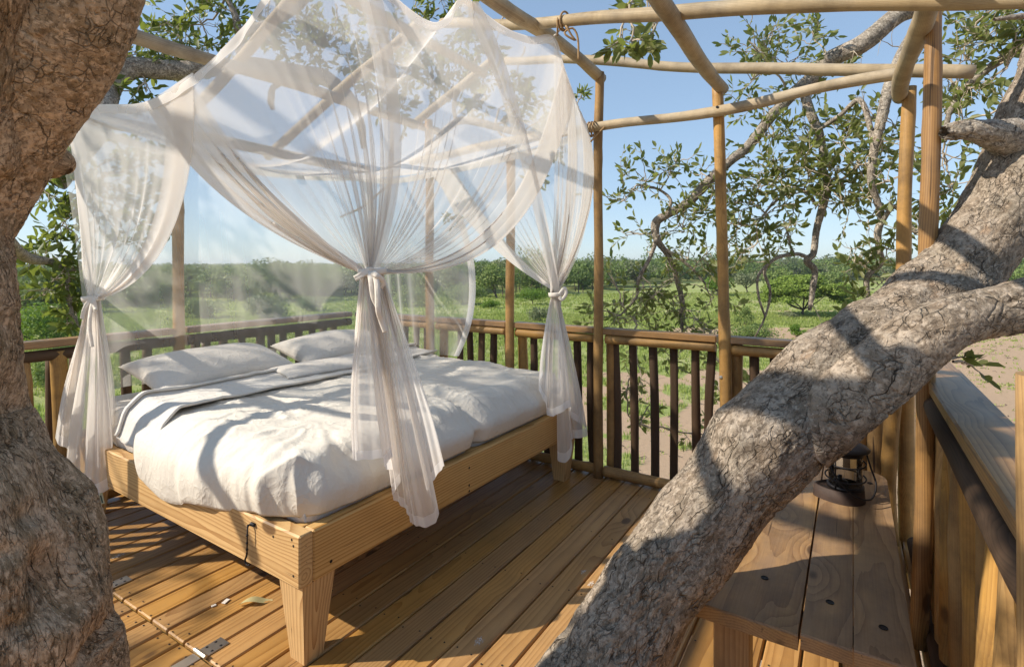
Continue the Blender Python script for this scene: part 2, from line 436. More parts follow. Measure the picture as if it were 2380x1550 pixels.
M['slab'] = wood('dark_baluster', (.085, .048, .026), (.03, .018, .011), ring=60, rough=.8, vary=.5, knots=.3, grey=(.12, .075, .04), greyamt=.45)
M['plank'] = wood('bench_plank', (.48, .28, .11), (.22, .10, .034), ring=40, rough=.45, spec=.4, vary=.1, grey=(.22, .15, .11), greyamt=.65, knots=1.0, dirt=.45, fibre=.9, rw=.6)
M['cotton'] = cloth('cream_cotton', (.69, .64, .56))
M['pillow'] = cloth('pillow_cotton', (.67, .62, .555))
M['sheet'] = cloth('under_sheet', (.69, .65, .59))
M['net'] = sheer('mosquito_net', (.93, .895, .86), .31, .55)
M['netthin'] = sheer('mosquito_net_single', (.93, .895, .86), .25, .55)
M['netdense'] = sheer('net_bunched', (.92, .875, .825), .58, .55)
M['nethem'] = sheer('net_hem', (.93, .90, .87), .86, .5)
M['strap'] = cloth('net_tape', (.80, .74, .66))
M['bark_l'] = bark('bark_brown', (.34, .225, .13), (.56, .40, .265), (.075, .05, .03), (.60, .42, .28), lichen=(.19, .15, .085), sc_=1.5, crack=.55, greys=.45)
M['bark_r'] = bark('bark_grey', (.25, .19, .135), (.41, .335, .26), (.085, .062, .045), (.44, .30, .195), lichen=(.22, .2, .155), sc_=1.0, crack=.75, greys=.4)
M['bark_s'] = bark('bark_branch', (.27, .225, .18), (.46, .40, .33), (.06, .045, .035), (.3, .2, .13), lichen=(.2, .19, .15), sc_=1.6, crack=.6, greys=.4)
M['twig'] = plain('twig', (.42, .35, .265), .85, var=.4, scale=20)
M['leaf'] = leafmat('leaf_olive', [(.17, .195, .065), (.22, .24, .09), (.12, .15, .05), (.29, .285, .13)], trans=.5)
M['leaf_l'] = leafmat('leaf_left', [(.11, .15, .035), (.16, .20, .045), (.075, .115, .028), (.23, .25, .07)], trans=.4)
M['iron'] = plain('black_iron', (.02, .018, .02), .5, .6, var=.4, scale=60, bump=.1)
M['rustiron'] = plain('rusty_iron', (.05, .03, .022), .7, .3, var=.6, scale=25, bump=.2)
M['steel'] = plain('zinc_steel', (.55, .54, .5), .35, .9, var=.2)
M['rope'] = plain('sisal_rope', (.33, .21, .10), .9, var=.4, scale=80, bump=.4)
M['tag'] = plain('tag_card', (.42, .40, .25), .8)
M['ink'] = plain('tag_ink', (.05, .07, .05), .8)
M['dry'] = leafmat('dry_leaf', [(.55, .5, .25), (.6, .55, .3)], trans=.2, tcol=(.6, .5, .2))
M['petal'] = plain('petal', (.75, .68, .6), .8)
g_ = G('lantern_glass')
_gl = g_.n('BsdfGlossy', {0: (1, 1, 1), 'Roughness': .03}).outputs[0]; _tp = g_.n('BsdfTransparent', {0: (.80, .80, .78)}).outputs[0]
M['glass'] = g_.out(g_.n('MixShader', {0: g_.n('Fresnel', {0: 1.45}).outputs[0], 1: _tp, 2: _gl}).outputs[0])
# ------------------------------------------------------------------ the land
def cam_uv(x, y): return x*CY+y*SY, -x*SY+y*CY
def ground_z(x, y):
    x = np.asarray(x, float); y = np.asarray(y, float); d = np.hypot(x, y)
    q = np.stack([x*.02, y*.02, x*0], -1)
    u_, v_ = cam_uv(x, y); az_ = u_/np.maximum(v_, 1.); rise = np.interp(az_, [-1.2, -.55, -.1, .2, .7], [.0, .05, .40, .75, 1.12])
    return -3.5+4.2*rise*sstep(140, 700, d)+vn(q, 3)*.25*sstep(10, 60, d)+vn(np.stack([x*.5, y*.5, x*0], -1), 4)*.03+vn(q*.25, 6)*2.0*rise*sstep(150, 500, d)
def sand_mask(x, y):
    u, v = cam_uv(x, y); q = np.stack([x*.11, y*.11, x*0], -1)
    n = fbm(q, 4, 21)*4.5; n2 = fbm(q*3, 3, 23)
    u2 = u/np.maximum(v, 1)
    patch = sstep(.0, .28, fbm(q*5, 3, 29))*sstep(.62, .40, u2)*.85
    near = (1-patch)*sstep(2.0, -2.0, v-27-n-10*sstep(.6, .9, u2))*sstep(-.06, .10, u2-(.02+.012*(v-18))+n2*.06)
    band = np.exp(-((v-40-n*.7)/4.2)**4)*sstep(.22, .32, u2+n2*.03)
    path = np.exp(-((v-58.5-n*.25-u*.02)/1.0)**2)*sstep(.16, .30, u2+n2*.05)*.75
    far = np.exp(-((v-72-n*.3)/2.2)**2)*np.exp(-((u2-.46)/.10)**2)*.6
    p2 = np.exp(-((v-47-n)/2.0)**2)*np.exp(-((u2-.12)/.06)**2)*.5
    behind = sstep(0, -6, v)
    return np.clip(near+band+path+far+p2+behind*.6, 0, 1)
na, nr_ = 720, 260
ang = np.linspace(0, 2*math.pi, na, endpoint=False); rr = np.r_[0.5, np.geomspace(2.0, 3500, nr_-1)]
X = rr[:, None]*np.cos(ang)[None]; Y = rr[:, None]*np.sin(ang)[None]
Z = ground_z(X, Y)
v = np.stack([X, Y, Z], -1).reshape(-1, 3)
i = np.arange(nr_-1)[:, None]*na; j = np.arange(na)[None]; j2 = (j+1) % na
f = np.stack([i+j, i+na+j, i+na+j2, i+j2], -1).reshape(-1, 4)
g = G('savanna_ground')
sa = g.n('Attribute', attribute_name='sand', attribute_type='GEOMETRY').outputs['Fac']
oc = g.n('TexCoord').outputs['Object']
n1 = g.noise(oc, .9, 6, .65); n2 = g.noise(oc, 6, 6, .7); n3 = g.noise(oc, .18, 4, .6); n4 = g.noise(oc, 40, 4, .7)
sm_ = g.math('ADD', sa, g.math('MULTIPLY', g.math('SUBTRACT', g.math('ADD', g.math('MULTIPLY', n1, .6), g.math('MULTIPLY', n2, .4)), .5), 1.5))
sf = g.ramp(sm_, [(.40, 0), (.62, 1)])
sand = g.mix(n2, (.40, .275, .175), (.53, .385, .26))
sand = g.mix(g.ramp(n4, [(.3, .55), (.5, 0)]), sand, (.27, .18, .11))
sand = g.mix(g.math('MULTIPLY', g.ramp(n3, [(.4, 0), (.7, 1)]), .5), sand, (.52, .36, .23))
grass = g.mix(n2, (.235, .29, .08), (.34, .395, .125))
grass = g.mix(g.math('MULTIPLY', g.ramp(n3, [(.42, 0), (.62, 1)]), .7), grass, (.40, .385, .18))
grass = g.mix(g.math('MULTIPLY', g.ramp(n4, [(.35, 1), (.5, 0)]), .4), grass, (.08, .12, .025))
M['ground'] = g.out(g.pbr(col=g.mix(sf, grass, sand), rough=.95, spec=.1, nrm=g.bump(g.math('ADD', g.math('MULTIPLY', n2, .5), g.math('MULTIPLY', n4, .5)), .8, .08)))
gr = link('ground', mesh('ground', v, f, True, {'sand': sand_mask(X, Y).ravel()}), M['ground']); gr['kind'] = 'structure'

# ------------------------------------------------------------------ grass tufts
M['grass'] = leafmat('grass_blades', [(.30, .37, .09), (.40, .45, .135), (.24, .31, .07), (.46, .45, .21)], trans=.45, rough=.6, spec=.2, tcol=(.3, .42, .06))
rg = np.random.default_rng(3); N = 90000
vv = np.sqrt(rg.random(N)*(95**2-8**2)+8**2); vv = np.where(rg.random(N) < .55, 8+(vv-8)*.55, vv); uu = (rg.random(N)*2-1)*1.02*vv
x = uu*CY-vv*SY; y = uu*SY+vv*CY
sm = sand_mask(x, y); clump = fbm(np.stack([x*.6, y*.6, x*0], -1), 3, 31)
keep = rg.random(N) < np.where(sm > .5, .10+.5*sstep(.25, .5, clump), .95*sstep(-.45, .1, clump)+.2)
x, y = x[keep], y[keep]; n = len(x); z = ground_z(x, y)
sn = sm[keep]; dd = np.hypot(x, y)
BL = 5
th = rg.random((n, BL))*2*math.pi; h = (.07+.16*rg.random((n, BL)))*(1-.5*(sn > .5))[:, None]*(1+dd/160)[:, None]; le = .45*h*rg.random((n, BL))+.03; wd = (.010+.0007*dd)[:, None]*np.ones((1, BL))
bx_ = x[:, None]+rg.normal(0, .07, (n, BL)); by_ = y[:, None]+rg.normal(0, .07, (n, BL)); bz_ = z[:, None]-.01
cx_, sx_ = np.cos(th), np.sin(th)
V = np.stack([np.stack([bx_-sx_*wd, by_+cx_*wd, bz_+0*wd], -1), np.stack([bx_+sx_*wd, by_-cx_*wd, bz_+0*wd], -1), np.stack([bx_+cx_*le, by_+sx_*le, bz_+h], -1)], 2).reshape(-1, 3)
Ff = np.arange(len(V)).reshape(-1, 3)
lv = np.repeat(np.clip(rg.random(n*BL)*.5+np.repeat(rg.random(n), BL)*.5, 0, 1), 3)
tag(link('grass', mesh('grass', V, Ff, False, {'lv': lv}), M['grass']), 'short green grass tufts growing over the plain and in patches on the sand', 'grass', kind='stuff')

# ------------------------------------------------------------------ bush: crowns made of many small leaf faces
def crown_pts(rg, puffs, n):
    """puffs: (cx,cy,cz,rx,ry,rz); points lie mostly near the surface of the puffs"""
    pf = np.array(puffs, float); w_ = (pf[:, 3]*pf[:, 4]*pf[:, 5])**(2/3); k = rg.choice(len(pf), n, p=w_/w_.sum())
    d = rg.normal(0, 1, (n, 3)); d /= np.linalg.norm(d, axis=1, keepdims=True)
    r = 1-.55*rg.random(n)**2.2
    return pf[k, :3]+d*pf[k, 3:]*r[:, None], d
def cards(rg, p, d, size, flat=0.0):
    n = len(p); a = rg.normal(0, 1, (n, 3))+d*1.3; a[:, 2] += flat*3; a /= np.linalg.norm(a, axis=1, keepdims=True)
    b = np.cross(a, rg.normal(0, 1, (n, 3))); b /= np.linalg.norm(b, axis=1, keepdims=True)+1e-9; c = np.cross(a, b)
    s = size*(.6+.8*rg.random((n, 1))); t = s*(.45+.3*rg.random((n, 1)))
    v = np.stack([p-b*s, p+c*t, p+b*s, p-c*t], 1).reshape(-1, 3)
    return v
def canopy(rg, puffs, n, size, flat=0.0):
    p, d = crown_pts(rg, puffs, n); v = cards(rg, p, d, size, flat)
    f = np.arange(len(v)).reshape(-1, 4); 
    lv = np.repeat(np.clip(rg.random(n)*.7+.3*fbm(p*1.2, 2, 5)+.15, 0, 1), 4)
    return v, f, lv
def rand_puffs(rg, w_, h, z0, n, flat=.55):
    out = []
    for k in range(n):
        a = rg.random()*2*math.pi; r = math.sqrt(rg.random())*w_*.36
        zz = z0+(h-z0)*(.35+.5*rg.random())*(1-.35*(r/(w_*.5))**2); s = w_*(.13+.13*rg.random())
        out.append((r*math.cos(a), r*math.sin(a), zz, s, s, s*flat*(.8+.5*rg.random())))
    return out
def tree_mesh(rg, w_, h, kind, n, size):
    """local meshes for crown and trunk"""
    if kind == 'umbrella':
        pf = []
        for k in range(80):
            a = rg.random()*2*math.pi; r = math.sqrt(rg.random())*w_*.45; lay = rg.random()
            dome = math.sqrt(max(0, 1-(r/(w_*.52))**2)); zz = h*(.22+.14*(1-dome))+h*(.70*dome-.06)*(.25+.75*lay**.6); s = w_*(.055+.06*rg.random())
            pf.append((r*math.cos(a), r*math.sin(a), zz, s*1.35, s*1.35, s*.5))
        v, f, lv = canopy(rg, pf, n, size, .7); z0 = h*.16
    elif kind == 'bush':
        pf = rand_puffs(rg, w_, h*.95, .0, 12, .75); v, f, lv = canopy(rg, pf, n, size, .1); z0 = .1*h
    else:
        pf = rand_puffs(rg, w_, h*.96, h*.18, 22, .7 if kind == 'round' else .5); v, f, lv = canopy(rg, pf, n, size, .15); z0 = h*.25
    top_ = np.percentile(v[:, 2], 99.8); v[:, 2] *= h/top_
    wx_ = np.percentile(np.abs(v[:, :2]), 98)*2; v[:, :2] *= w_/wx_
    pf = [(p[0]*w_/wx_, p[1]*w_/wx_, p[2]*h/top_, *p[3:]) for p in pf]
    v[:, 2] = np.maximum(v[:, 2], .02)
    mb = MB(); r0 = max(.03, h*.026)
    if kind == 'bush':
        for k in range(5):
            p = pf[k]; mb.tube([(rg.normal(0, .05), rg.normal(0, .05), -.1), (p[0]*.5, p[1]*.5, p[2]*.5), p[:3]], [r0*.8, r0*.5, r0*.2], 5, False)
    else:
        top = np.array([rg.normal(0, .06)*h, rg.normal(0, .06)*h, z0])
        mb.tube(spline([(0, 0, -.3), top*.5+(rg.normal(0, .03)*h, 0, 0), top], 7), np.linspace(r0*1.35, r0, 7), 7, False)
        for k in rg.choice(len(pf), min(len(pf), 11), replace=False):
            p = np.array(pf[k][:3]); m = (top+p)/2+np.array([0, 0, -.06*h]) + rg.normal(0, .03, 3)*h
            mb.tube(spline([top, m, p], 7), np.linspace(r0*.7, r0*.15, 7), 5, False)
    return (v, f, lv), mb
M['trunk_far'] = plain('far_trunk', (.11, .085, .065), .9, var=.4, scale=6)
def lm(n, cols, tc=(.25, .36, .05), tr=.25): M[n] = leafmat(n, cols, trans=tr, rough=.6, spec=.25, tcol=tc)
lm('f_dark', [(0.100, 0.150, 0.040), (0.138, 0.194, 0.053), (0.077, 0.119, 0.035), (0.169, 0.219, 0.069)])
lm('f_mid', [(0.156, 0.219, 0.056), (0.206, 0.269, 0.073), (0.125, 0.181, 0.050), (0.250, 0.294, 0.094)])
lm('f_bright', [(.10, .19, .022), (.15, .25, .03), (.08, .155, .02), (.19, .28, .045)], tc=(.35, .5, .04), tr=.35)
lm('f_grey', [(0.175, 0.200, 0.106), (0.219, 0.244, 0.131), (0.144, 0.163, 0.088), (0.250, 0.263, 0.156)])
lm('f_acacia', [(.17, .25, .04), (.22, .30, .05), (.14, .21, .036), (.27, .32, .075)], tc=(.3, .42, .04), tr=.3)
def place(name, label, px, base, w_, top, kind, leafm, n=2600, size=.10, cat='tree', group=None, seed=None):
    """px, base, w_, top: where it stands in the photograph, which gives its distance and size"""
    d = 5.0*F/(base-615.0)
    q = P(px, base, d); z = float(ground_z(q[0], q[1])); d = (EYE-z)*F/(base-615.0); q = P(px, base, d)
    wm, hm = w_/F*d, (base-top)/F*d
    rg = np.random.default_rng(seed if seed is not None else int(px*7+base))
    (v, f, lv), mb = tree_mesh(rg, wm, hm, kind, n, size*max(1, d/70))
    r = empty(name, (q[0], q[1], z-.05), label, cat, group)
    r.rotation_euler.z = 0
    T = Matrix.Translation(Vector((q[0], q[1], z-.05)))
    link('crown' if kind != 'bush' else 'leaves', mesh('crown', v, f, False, {'lv': lv}), M[leafm], r, T)
    mb.build('trunk' if kind != 'bush' else 'stems', M['trunk_far'], r, False, T)
    return r
place('acacia', 'broad umbrella-shaped green acacia standing alone on the grass right of the posts', 1872, 735, 172, 638, 'umbrella', 'f_acacia', 26000, .10)
place('savanna_tree', 'tall spreading dark tree behind the net, highest of the woodland left of the bed post', 655, 700, 165, 602, 'round', 'f_dark', 9000, .15)
place('savanna_tree', 'dark rounded tree right of the old trunk, behind the left net swag', 160, 728, 120, 622, 'round', 'f_dark', 4800, .11)
place('savanna_tree', 'mid-green tree seen through the left net swag', 315, 705, 150, 630, 'round', 'f_mid', 4200, .13)
place('savanna_tree', 'dark tree just right of the tall bed-side post behind the net', 520, 690, 110, 628, 'round', 'f_dark', 3600, .13)
place('savanna_tree', 'pale green tree behind the tied corner of the net', 780, 688, 110, 626, 'round', 'f_grey', 3600, .13)
place('savanna_tree', 'tree with a pale crown left of the thin post behind the net', 905, 690, 105, 622, 'round', 'f_mid', 3600, .13)
place('savanna_tree', 'tall pale-crowned tree with a visible bare trunk just right of the thin back post', 1040, 690, 78, 615, 'round', 'f_grey', 3000, .12)
place('savanna_tree', 'leafy green tree between the sheer net edge and the bolted post', 1155, 692, 90, 612, 'round', 'f_mid', 4200, .12)
place('savanna_tree', 'yellowish-green tree right of the far tied swag of the net', 1345, 668, 62, 622, 'round', 'f_bright', 2600, .14)
place('savanna_tree', 'tall grey-green tree standing above the woodland between the two middle posts', 1475, 668, 68, 605, 'round', 'f_grey', 3000, .14)
place('savanna_tree', 'round yellow-green tree beside the second middle post', 1668, 688, 62, 640, 'round', 'f_bright', 2800, .10)
place('savanna_tree', 'small dark olive tree with open stems left of the acacia', 1737, 682, 56, 632, 'round', 'f_grey', 2400, .10)
place('savanna_tree', 'dense green tree standing directly behind the acacia crown', 1812, 680, 66, 622, 'round', 'f_mid', 3000, .12)
place('savanna_tree', 'flat wide tree behind the right half of the acacia', 1920, 672, 80, 632, 'round', 'f_mid', 2600, .14)
place('bush', 'bright yellow-green bush low beside the old trunk, lit by the sun', 110, 800, 190, 702, 'bush', 'f_bright', 9000, .07, 'bush', seed=4)
place('bush', 'low grey-green thorn bush seen below the left railing', 130, 905, 120, 830, 'bush', 'f_mid', 3000, .05, 'bush')
place('bush', 'pale feathery thorn bush on the grass, below the tall dark tree', 612, 742, 105, 684, 'bush', 'f_grey', 4200, .08, 'bush')
place('bush', 'dark low bush left of the feathery thorn bush, near the net post', 480, 742, 90, 690, 'bush', 'f_mid', 3600, .08, 'bush')
place('bush', 'small round dark bush on the grass by the tied net corner', 722, 722, 62, 686, 'bush', 'f_dark', 2600, .08, 'bush')
place('bush', 'leafy green bush behind the straight hanging net, left of the thin post', 950, 712, 90, 662, 'bush', 'f_mid', 3600, .09, 'bush')
place('bush', 'bushy green thicket at the right edge of the sheer net', 1080, 708, 105, 655, 'bush', 'f_mid', 3800, .09, 'bush')
place('bush', 'lone rounded yellow-green bush with dark crooked stems, near the far swag', 1235, 708, 68, 666, 'round', 'f_bright', 3600, .07, 'bush')
place('bush', 'low wide green bush left of the bolted post', 1138, 716, 44, 694, 'bush', 'f_bright', 2000, .07, 'bush')
place('bush', 'grey wispy shrub just left of the hanging net drape', 1255, 748, 52, 712, 'bush', 'f_grey', 2200, .06, 'bush')
place('bush', 'tiny green shrub alone on the grass right of the far swag', 1388, 712, 32, 696, 'bush', 'f_mid', 1200, .06, 'bush')
place('bush', 'narrow upright green shrub on the sand edge right of the second post', 1728, 758, 42, 712, 'bush', 'f_mid', 2200, .05, 'bush')
place('bush', 'sprawling green bush just above the railing, right of the second post', 1742, 790, 92, 752, 'bush', 'f_mid', 3800, .045, 'bush')
place('bush', 'small light green shrub in the middle of the sandy patch', 1855, 783, 34, 752, 'bush', 'f_bright', 1600, .045, 'bush')
place('bush', 'yellow-green bush half hidden behind the leaning trunk', 1985, 782, 90, 725, 'bush', 'f_bright', 3600, .05, 'bush')
place('bush', 'dry grey shrub under the left edge of the acacia', 1835, 738, 40, 722, 'bush', 'f_grey', 1400, .05, 'bush')
# fallen dead branches on the sand
db = MB(); rg = np.random.default_rng(6)
for px_, py_, w_ in ((1920, 775, 60), (1905, 768, 30), (1790, 778, 22), (1880, 790, 26), (2050, 770, 40)):
    d = 5*F/(py_-615); a = P(px_-w_/2, py_, d); b = P(px_+w_/2, py_-3, d*1.01)
    for e in (a, b): e[2] = float(ground_z(e[0], e[1]))+.05
    db.tube(spline([a, (a+b)/2+(rg.normal(0, .15), rg.normal(0, .15), .12), b], 8), [.05, .045, .04, .035, .03, .025, .02, .012], 6, False)
lt_ = MB()
for k in range(520):
    v_ = rg.uniform(9, 36); u_ = rg.uniform(-.1, 1.0)*v_; x_, y_ = u_*CY-v_*SY, u_*SY+v_*CY
    if sand_mask(np.array([x_]), np.array([y_]))[0] < .4: continue
    z_ = float(ground_z(x_, y_))+.015; t_ = rg.random()*6.28; l_ = rg.uniform(.06, .4)
    lt_.tube([(x_, y_, z_), (x_+l_*.5*math.cos(t_), y_+l_*.5*math.sin(t_), z_+.03), (x_+l_*math.cos(t_+.4), y_+l_*math.sin(t_+.4), z_)], [.012, .010, .005], 4, False)
tag(lt_.build('twig_litter', M['trunk_far'], None), 'dry twigs and litter scattered over the bare sand below the deck', 'litter', kind='stuff')
tag(db.build('dead_branches', M['trunk_far'], None), 'bare grey branches fallen on the sand before the acacia', 'dead wood', kind='stuff')

# ------------------------------------------------------------------ the far woodland: one mass
rg = np.random.default_rng(17)
az = [-1.2, -1.0, -.86, -.6, -.45, -.30, -.20, -.1, .0, .06, .16, .26, .34, .42, .55, .68, .80, 1.0, 1.2]
tl = [30, 34, 46, 62, 72, 78, 80, 78, 84, 88, 98, 130, 150, 160, 165, 150, 120, 100, 90]
groups = {'f_dark': [], 'f_mid': [], 'f_grey': []}
tm = MB(); NT = 15000
dist = np.where(rg.random(NT) < .42, np.sqrt(rg.random(NT)*(260**2-40**2)+40**2), 230*np.exp(rg.random(NT)**.8*np.log(1500/230)))
a_ = rg.uniform(-.92, 1.08, NT)
okc = 0
for k in range(NT):
    v_ = dist[k]; u_ = a_[k]*v_; line = np.interp(a_[k], az, tl)
    if v_ < line*(1+.18*rg.random()): continue
    if v_ < 260 and rg.random() < .62*sstep(line, line*2.2, v_): continue
    if v_ > 230 and rg.random() < .45: continue
    x = u_*CY-v_*SY; y = u_*SY+v_*CY; z = float(ground_z(x, y))
    h = rg.uniform(2.6, 5.2)*(1+.25*rg.random()**3)*np.interp(v_, [60, 300, 900], [.95, 1.1, 1.5]); w_ = h*rg.uniform(.9, 1.7)
    if v_ < line*1.5: h *= 1.25
    if rg.random() < .10 and a_[k] > -.1: h *= 1.5; w_ *= 1.35
    if a_[k] < -.12: h *= .80
    n = int(np.interp(v_, [50, 120, 260, 500, 900], [520, 330, 110, 55, 34])); s = float(np.interp(v_, [50, 120, 300, 800, 1500], [.20, .28, .55, 1.2, 2.0]))
    pf = rand_puffs(rg, w_, h, 0 if rg.random() < .6 else h*.25, 9, .75)
    p, d = crown_pts(rg, pf, n); p = p+np.array([x, y, z]); vv_ = cards(rg, p, d, s, .15); vv_[:, 2] = np.maximum(vv_[:, 2], z)
    key = ('f_dark', 'f_mid', 'f_mid', 'f_grey', 'f_dark')[rg.integers(0, 5)]
    groups[key].append((vv_, np.repeat(np.clip(.25*rg.random(n)+.75*rg.random(), 0, 1), 4))); okc += 1
    if v_ < 110: tm.tube([(x, y, z-.2), (x+rg.normal(0, .2), y, z+h*.3), (x+rg.normal(0, .4), y, z+h*.6)], [.11, .08, .04], 5, False)
for key, lst in groups.items():
    V = np.vstack([q[0] for q in lst]); lv = np.concatenate([q[1] for q in lst])
    lab = {'f_dark': 'dark green bushveld woodland covering the land to the horizon', 'f_mid': 'mid-green trees mixed through the far woodland', 'f_grey': 'greyish pale trees mixed through the far woodland'}[key]
    tag(link('woodland', mesh('woodland', V, np.arange(len(V)).reshape(-1, 4), False, {'lv': lv}), M[key]), lab, 'woodland', kind='stuff')
if tm.n: tag(tm.build('woodland_trunks', M['trunk_far'], None), 'dark trunks of the nearer woodland trees', 'woodland', kind='stuff')
print('woodland trees', okc)
SHADE = [(-2.1, 2.7, .75, 4.6, .42, 9), (-1.9, 3.2, .75, 4.7, .4, 8), (-2.6, 3.0, .75, 4.8, .42, 9), (-2.9, 2.5, .75, 4.7, .40, 8), (-3.3, 2.9, .8, 4.9, .4, 8), (-2.3, 2.2, .75, 4.6, .30, 5),
         (-3.45, 1.75, .85, 4.6, .36, 8), (-3.5, 2.4, .85, 4.8, .36, 8), (-3.2, 1.9, .8, 4.7, .25, 4), (-3.0, 3.3, .8, 4.9, .35, 7),
         (.2, 2.6, .9, 4.4, .3, 5), (-3.1, 1.0, .0, 4.2, .3, 5), (-2.2, .9, .0, 4.0, .3, 6), (.3, 1.4, .8, 4.2, .3, 6), (.2, 1.9, .5, 4.2, .3, 6)]

# ------------------------------------------------------------------ the air
g = G('air')
pv = g.n('VolumePrincipled', {'Color': (.80, .88, .95), 'Density': .00030, 'Anisotropy': .2})
o_ = g.n('OutputMaterial'); g.t.links.new(pv.outputs[0], o_.inputs['Volume']); M['haze'] = g.m
v, f = chbox(7400, 7400, 30, 0)
hz = link('haze', mesh('haze', v+np.array([0, 0, 5.]), f), M['haze']); hz['kind'] = 'stuff'; hz.display_type = 'WIRE'
# ------------------------------------------------------------------ the deck
deck = empty('deck_floor', (0, 0, 0), kind='structure')
PITCH = .1305
for i in range(-33, 14):
    xr = -1.340 + PITCH*i                       # gap to the right of this board
    x0, x1 = xr-PITCH+.0045, xr-.0045
    if x0 < -4.25 or x1 > .52: continue
    xc = (x0+x1)/2; wid = round(x1-x0, 4)
    dz = random.uniform(-.0015, .0015)
    hatch_col = -3.05 < xc < -1.93
    if hatch_col:
        segs = [(1.131, 3.66), (-1.6, .25)]
    else:
        segs = [(-1.6, 3.66)]
    for a, b in segs:
        board('board', (xc, a, -.0175+dz), (xc, b, -.0175+dz), wid, .035, M['deck'], deck, .005)
for k in range(10):  # joists out of view, added to keep the gaps between boards dark
    y = -1.4+k*.56
    board('unseen_joist', (-4.2, y, -.1), (.5, y, -.1), .06, .13, M['slab'], deck, .004)
hatch = empty('trapdoor', (-2.5, .7, 0), 'hinged trapdoor of short boards let into the deck by the left tree', 'trapdoor')
for i in range(-33, 14):
    xr = -1.340 + PITCH*i; xc = xr-PITCH/2
    if -3.05 < xc < -1.93:
        board('board', (xc, .262, -.0135), (xc, 1.119, -.0135), round(PITCH-.011, 4), .035, M['deck'], hatch, .006)
def hinge(x, y):
    hb = MB(); hb.box((x, y+.055, .0035), (.062, .085, .004), ch=.001); hb.box((x, y-.055, .0065), (.05, .085, .004), ch=.001)
    h = hb.build('hinge', M['steel'], hatch)
    kb = MB()
    for s in (-.026, 0, .026): kb.tube([(x+s-.0125, y, .010), (x+s+.0125, y, .010)], .008, 10)
    kb.build('knuckle', M['steel'], h)
    sb = MB()
    for sx in (-.018, .018):
        for sy in (.035, .07): sb.lathe([(0.0, .0075), (.005, .0065), (.006, .0055)], (x+sx, y+sy, 0), 8)
    tag(sb.build('screw', M['iron'], h), kind='stuff')
hinge(-2.12, 1.125); hinge(-2.93, 1.125)
# screws of the deck, drawn together
sb = MB()
for i in range(-20, 12):
    xr = -1.340 + PITCH*i; xc = xr-PITCH/2
    for y in ([1.15, 1.68, 2.24, 2.8, 3.4] + ([1.10] if -3.05 < xc < -1.93 else [.3, .9])):
        for s in (-.035, .035):
            sb.lathe([(.0, .0012), (.003, .0014), (.0042, .0006)], (xc+s+random.uniform(-.006, .006), y+random.uniform(-.02, .02), .0015 if y != 1.10 else .0055), 7)
tag(sb.build('screw_heads', M['iron'], deck), kind='stuff')

# white splashes left on the boards
ws = MB(); r_s = np.random.default_rng(4)
for px_, py_, rad_ in ((1114, 1490, .035), (1356, 1329, .028), (1374, 1357, .03), (1365, 1390, .026), (1488, 1130, .022), (276, 1292, .04)):
    d_ = EYE*F/(py_-615); q_ = P(px_, py_, d_); a_ = np.linspace(0, 2*math.pi, 18, endpoint=False); rr_ = rad_*(.45+.55*r_s.random(18))
    ws.add(np.stack([q_[0]+rr_*np.cos(a_)*.55, q_[1]+rr_*np.sin(a_), np.full(18, .0035)], -1), [list(range(18))])
g_ = G('white_splash'); oc_ = g_.n('TexCoord').outputs['Object']
al = g_.ramp(g_.noise(oc_, 160, 4, .7), [(.46, 0), (.56, .75)])
M['splash'] = g_.out(g_.n('MixShader', {0: al, 1: g_.n('BsdfTransparent').outputs[0], 2: g_.pbr(col=(.7, .66, .6), rough=.8)}).outputs[0])
tag(ws.build('white_splashes', M['splash'], deck), kind='stuff')

# ------------------------------------------------------------------ balustrades
def rail_block(fence, a, b, inward, z=1.05, dark=False):
    """plank on top and a round pole under it, both from a to b"""
    a, b = np.array(a, float), np.array(b, float); n = np.array(inward, float)
    return a, b, n
back = empty('back_balustrade', (-1.9, 3.62, 0), 'brown deck railing with dark balusters running along the far side behind the bed foot', 'railing')
YB = 3.62
posts_x = [-3.06, -2.267, -1.525, -.692, .185]
for k in range(4):
    a, b = posts_x[k]+.033, posts_x[k+1]-.033
    board('top_rail', (a, YB-.01, 1.03), (b, YB-.01, 1.03), .105, .042, M['rail'], back, .005)
    pole('under_rail', (a+.02, YB-.03, .974), (b-.01, YB-.03, .974), .033, .030, M['pole'], back, .002)
    pole('bottom_rail', (a+.01, YB-.035, .05), (b-.005, YB-.035, .05), .037, .034, M['pole'], back, .002)
board('top_rail', (-4.0, YB-.01, 1.03), (posts_x[0]-.035, YB-.01, 1.03), .105, .042, M['rail'], back, .005)
pole('under_rail', (-3.98, YB-.03, .974), (posts_x[0]-.035, YB-.03, .974), .033, .03, M['pole'], back, .002)
pole('bottom_rail', (-3.98, YB-.035, .05), (posts_x[0]-.035, YB-.035, .05), .037, .034, M['pole'], back, .002)
bx = [-1.42, -1.287, -1.157, -1.018, -.867]
bal = []
x = -3.93
while x < .16:
    if -1.5 < x < -.8: x = -.78
    if min(abs(x-p) for p in posts_x) > .06 and min(abs(x-p-.075) for p in posts_x) > .05: bal.append(x)
    x += .122 + random.uniform(-.01, .012)
for x in bal + bx:
    r = random.uniform(.029, .034); l = random.uniform(-.012, .012)
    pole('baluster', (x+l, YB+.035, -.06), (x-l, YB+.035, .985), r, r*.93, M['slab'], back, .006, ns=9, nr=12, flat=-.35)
for px_ in posts_x:
    pole('stub_post', (px_+.068, YB+.045, -.25), (px_+.066, YB+.04, 1.005), .040, .038, M['pole'], back, .003)
bolt = MB()
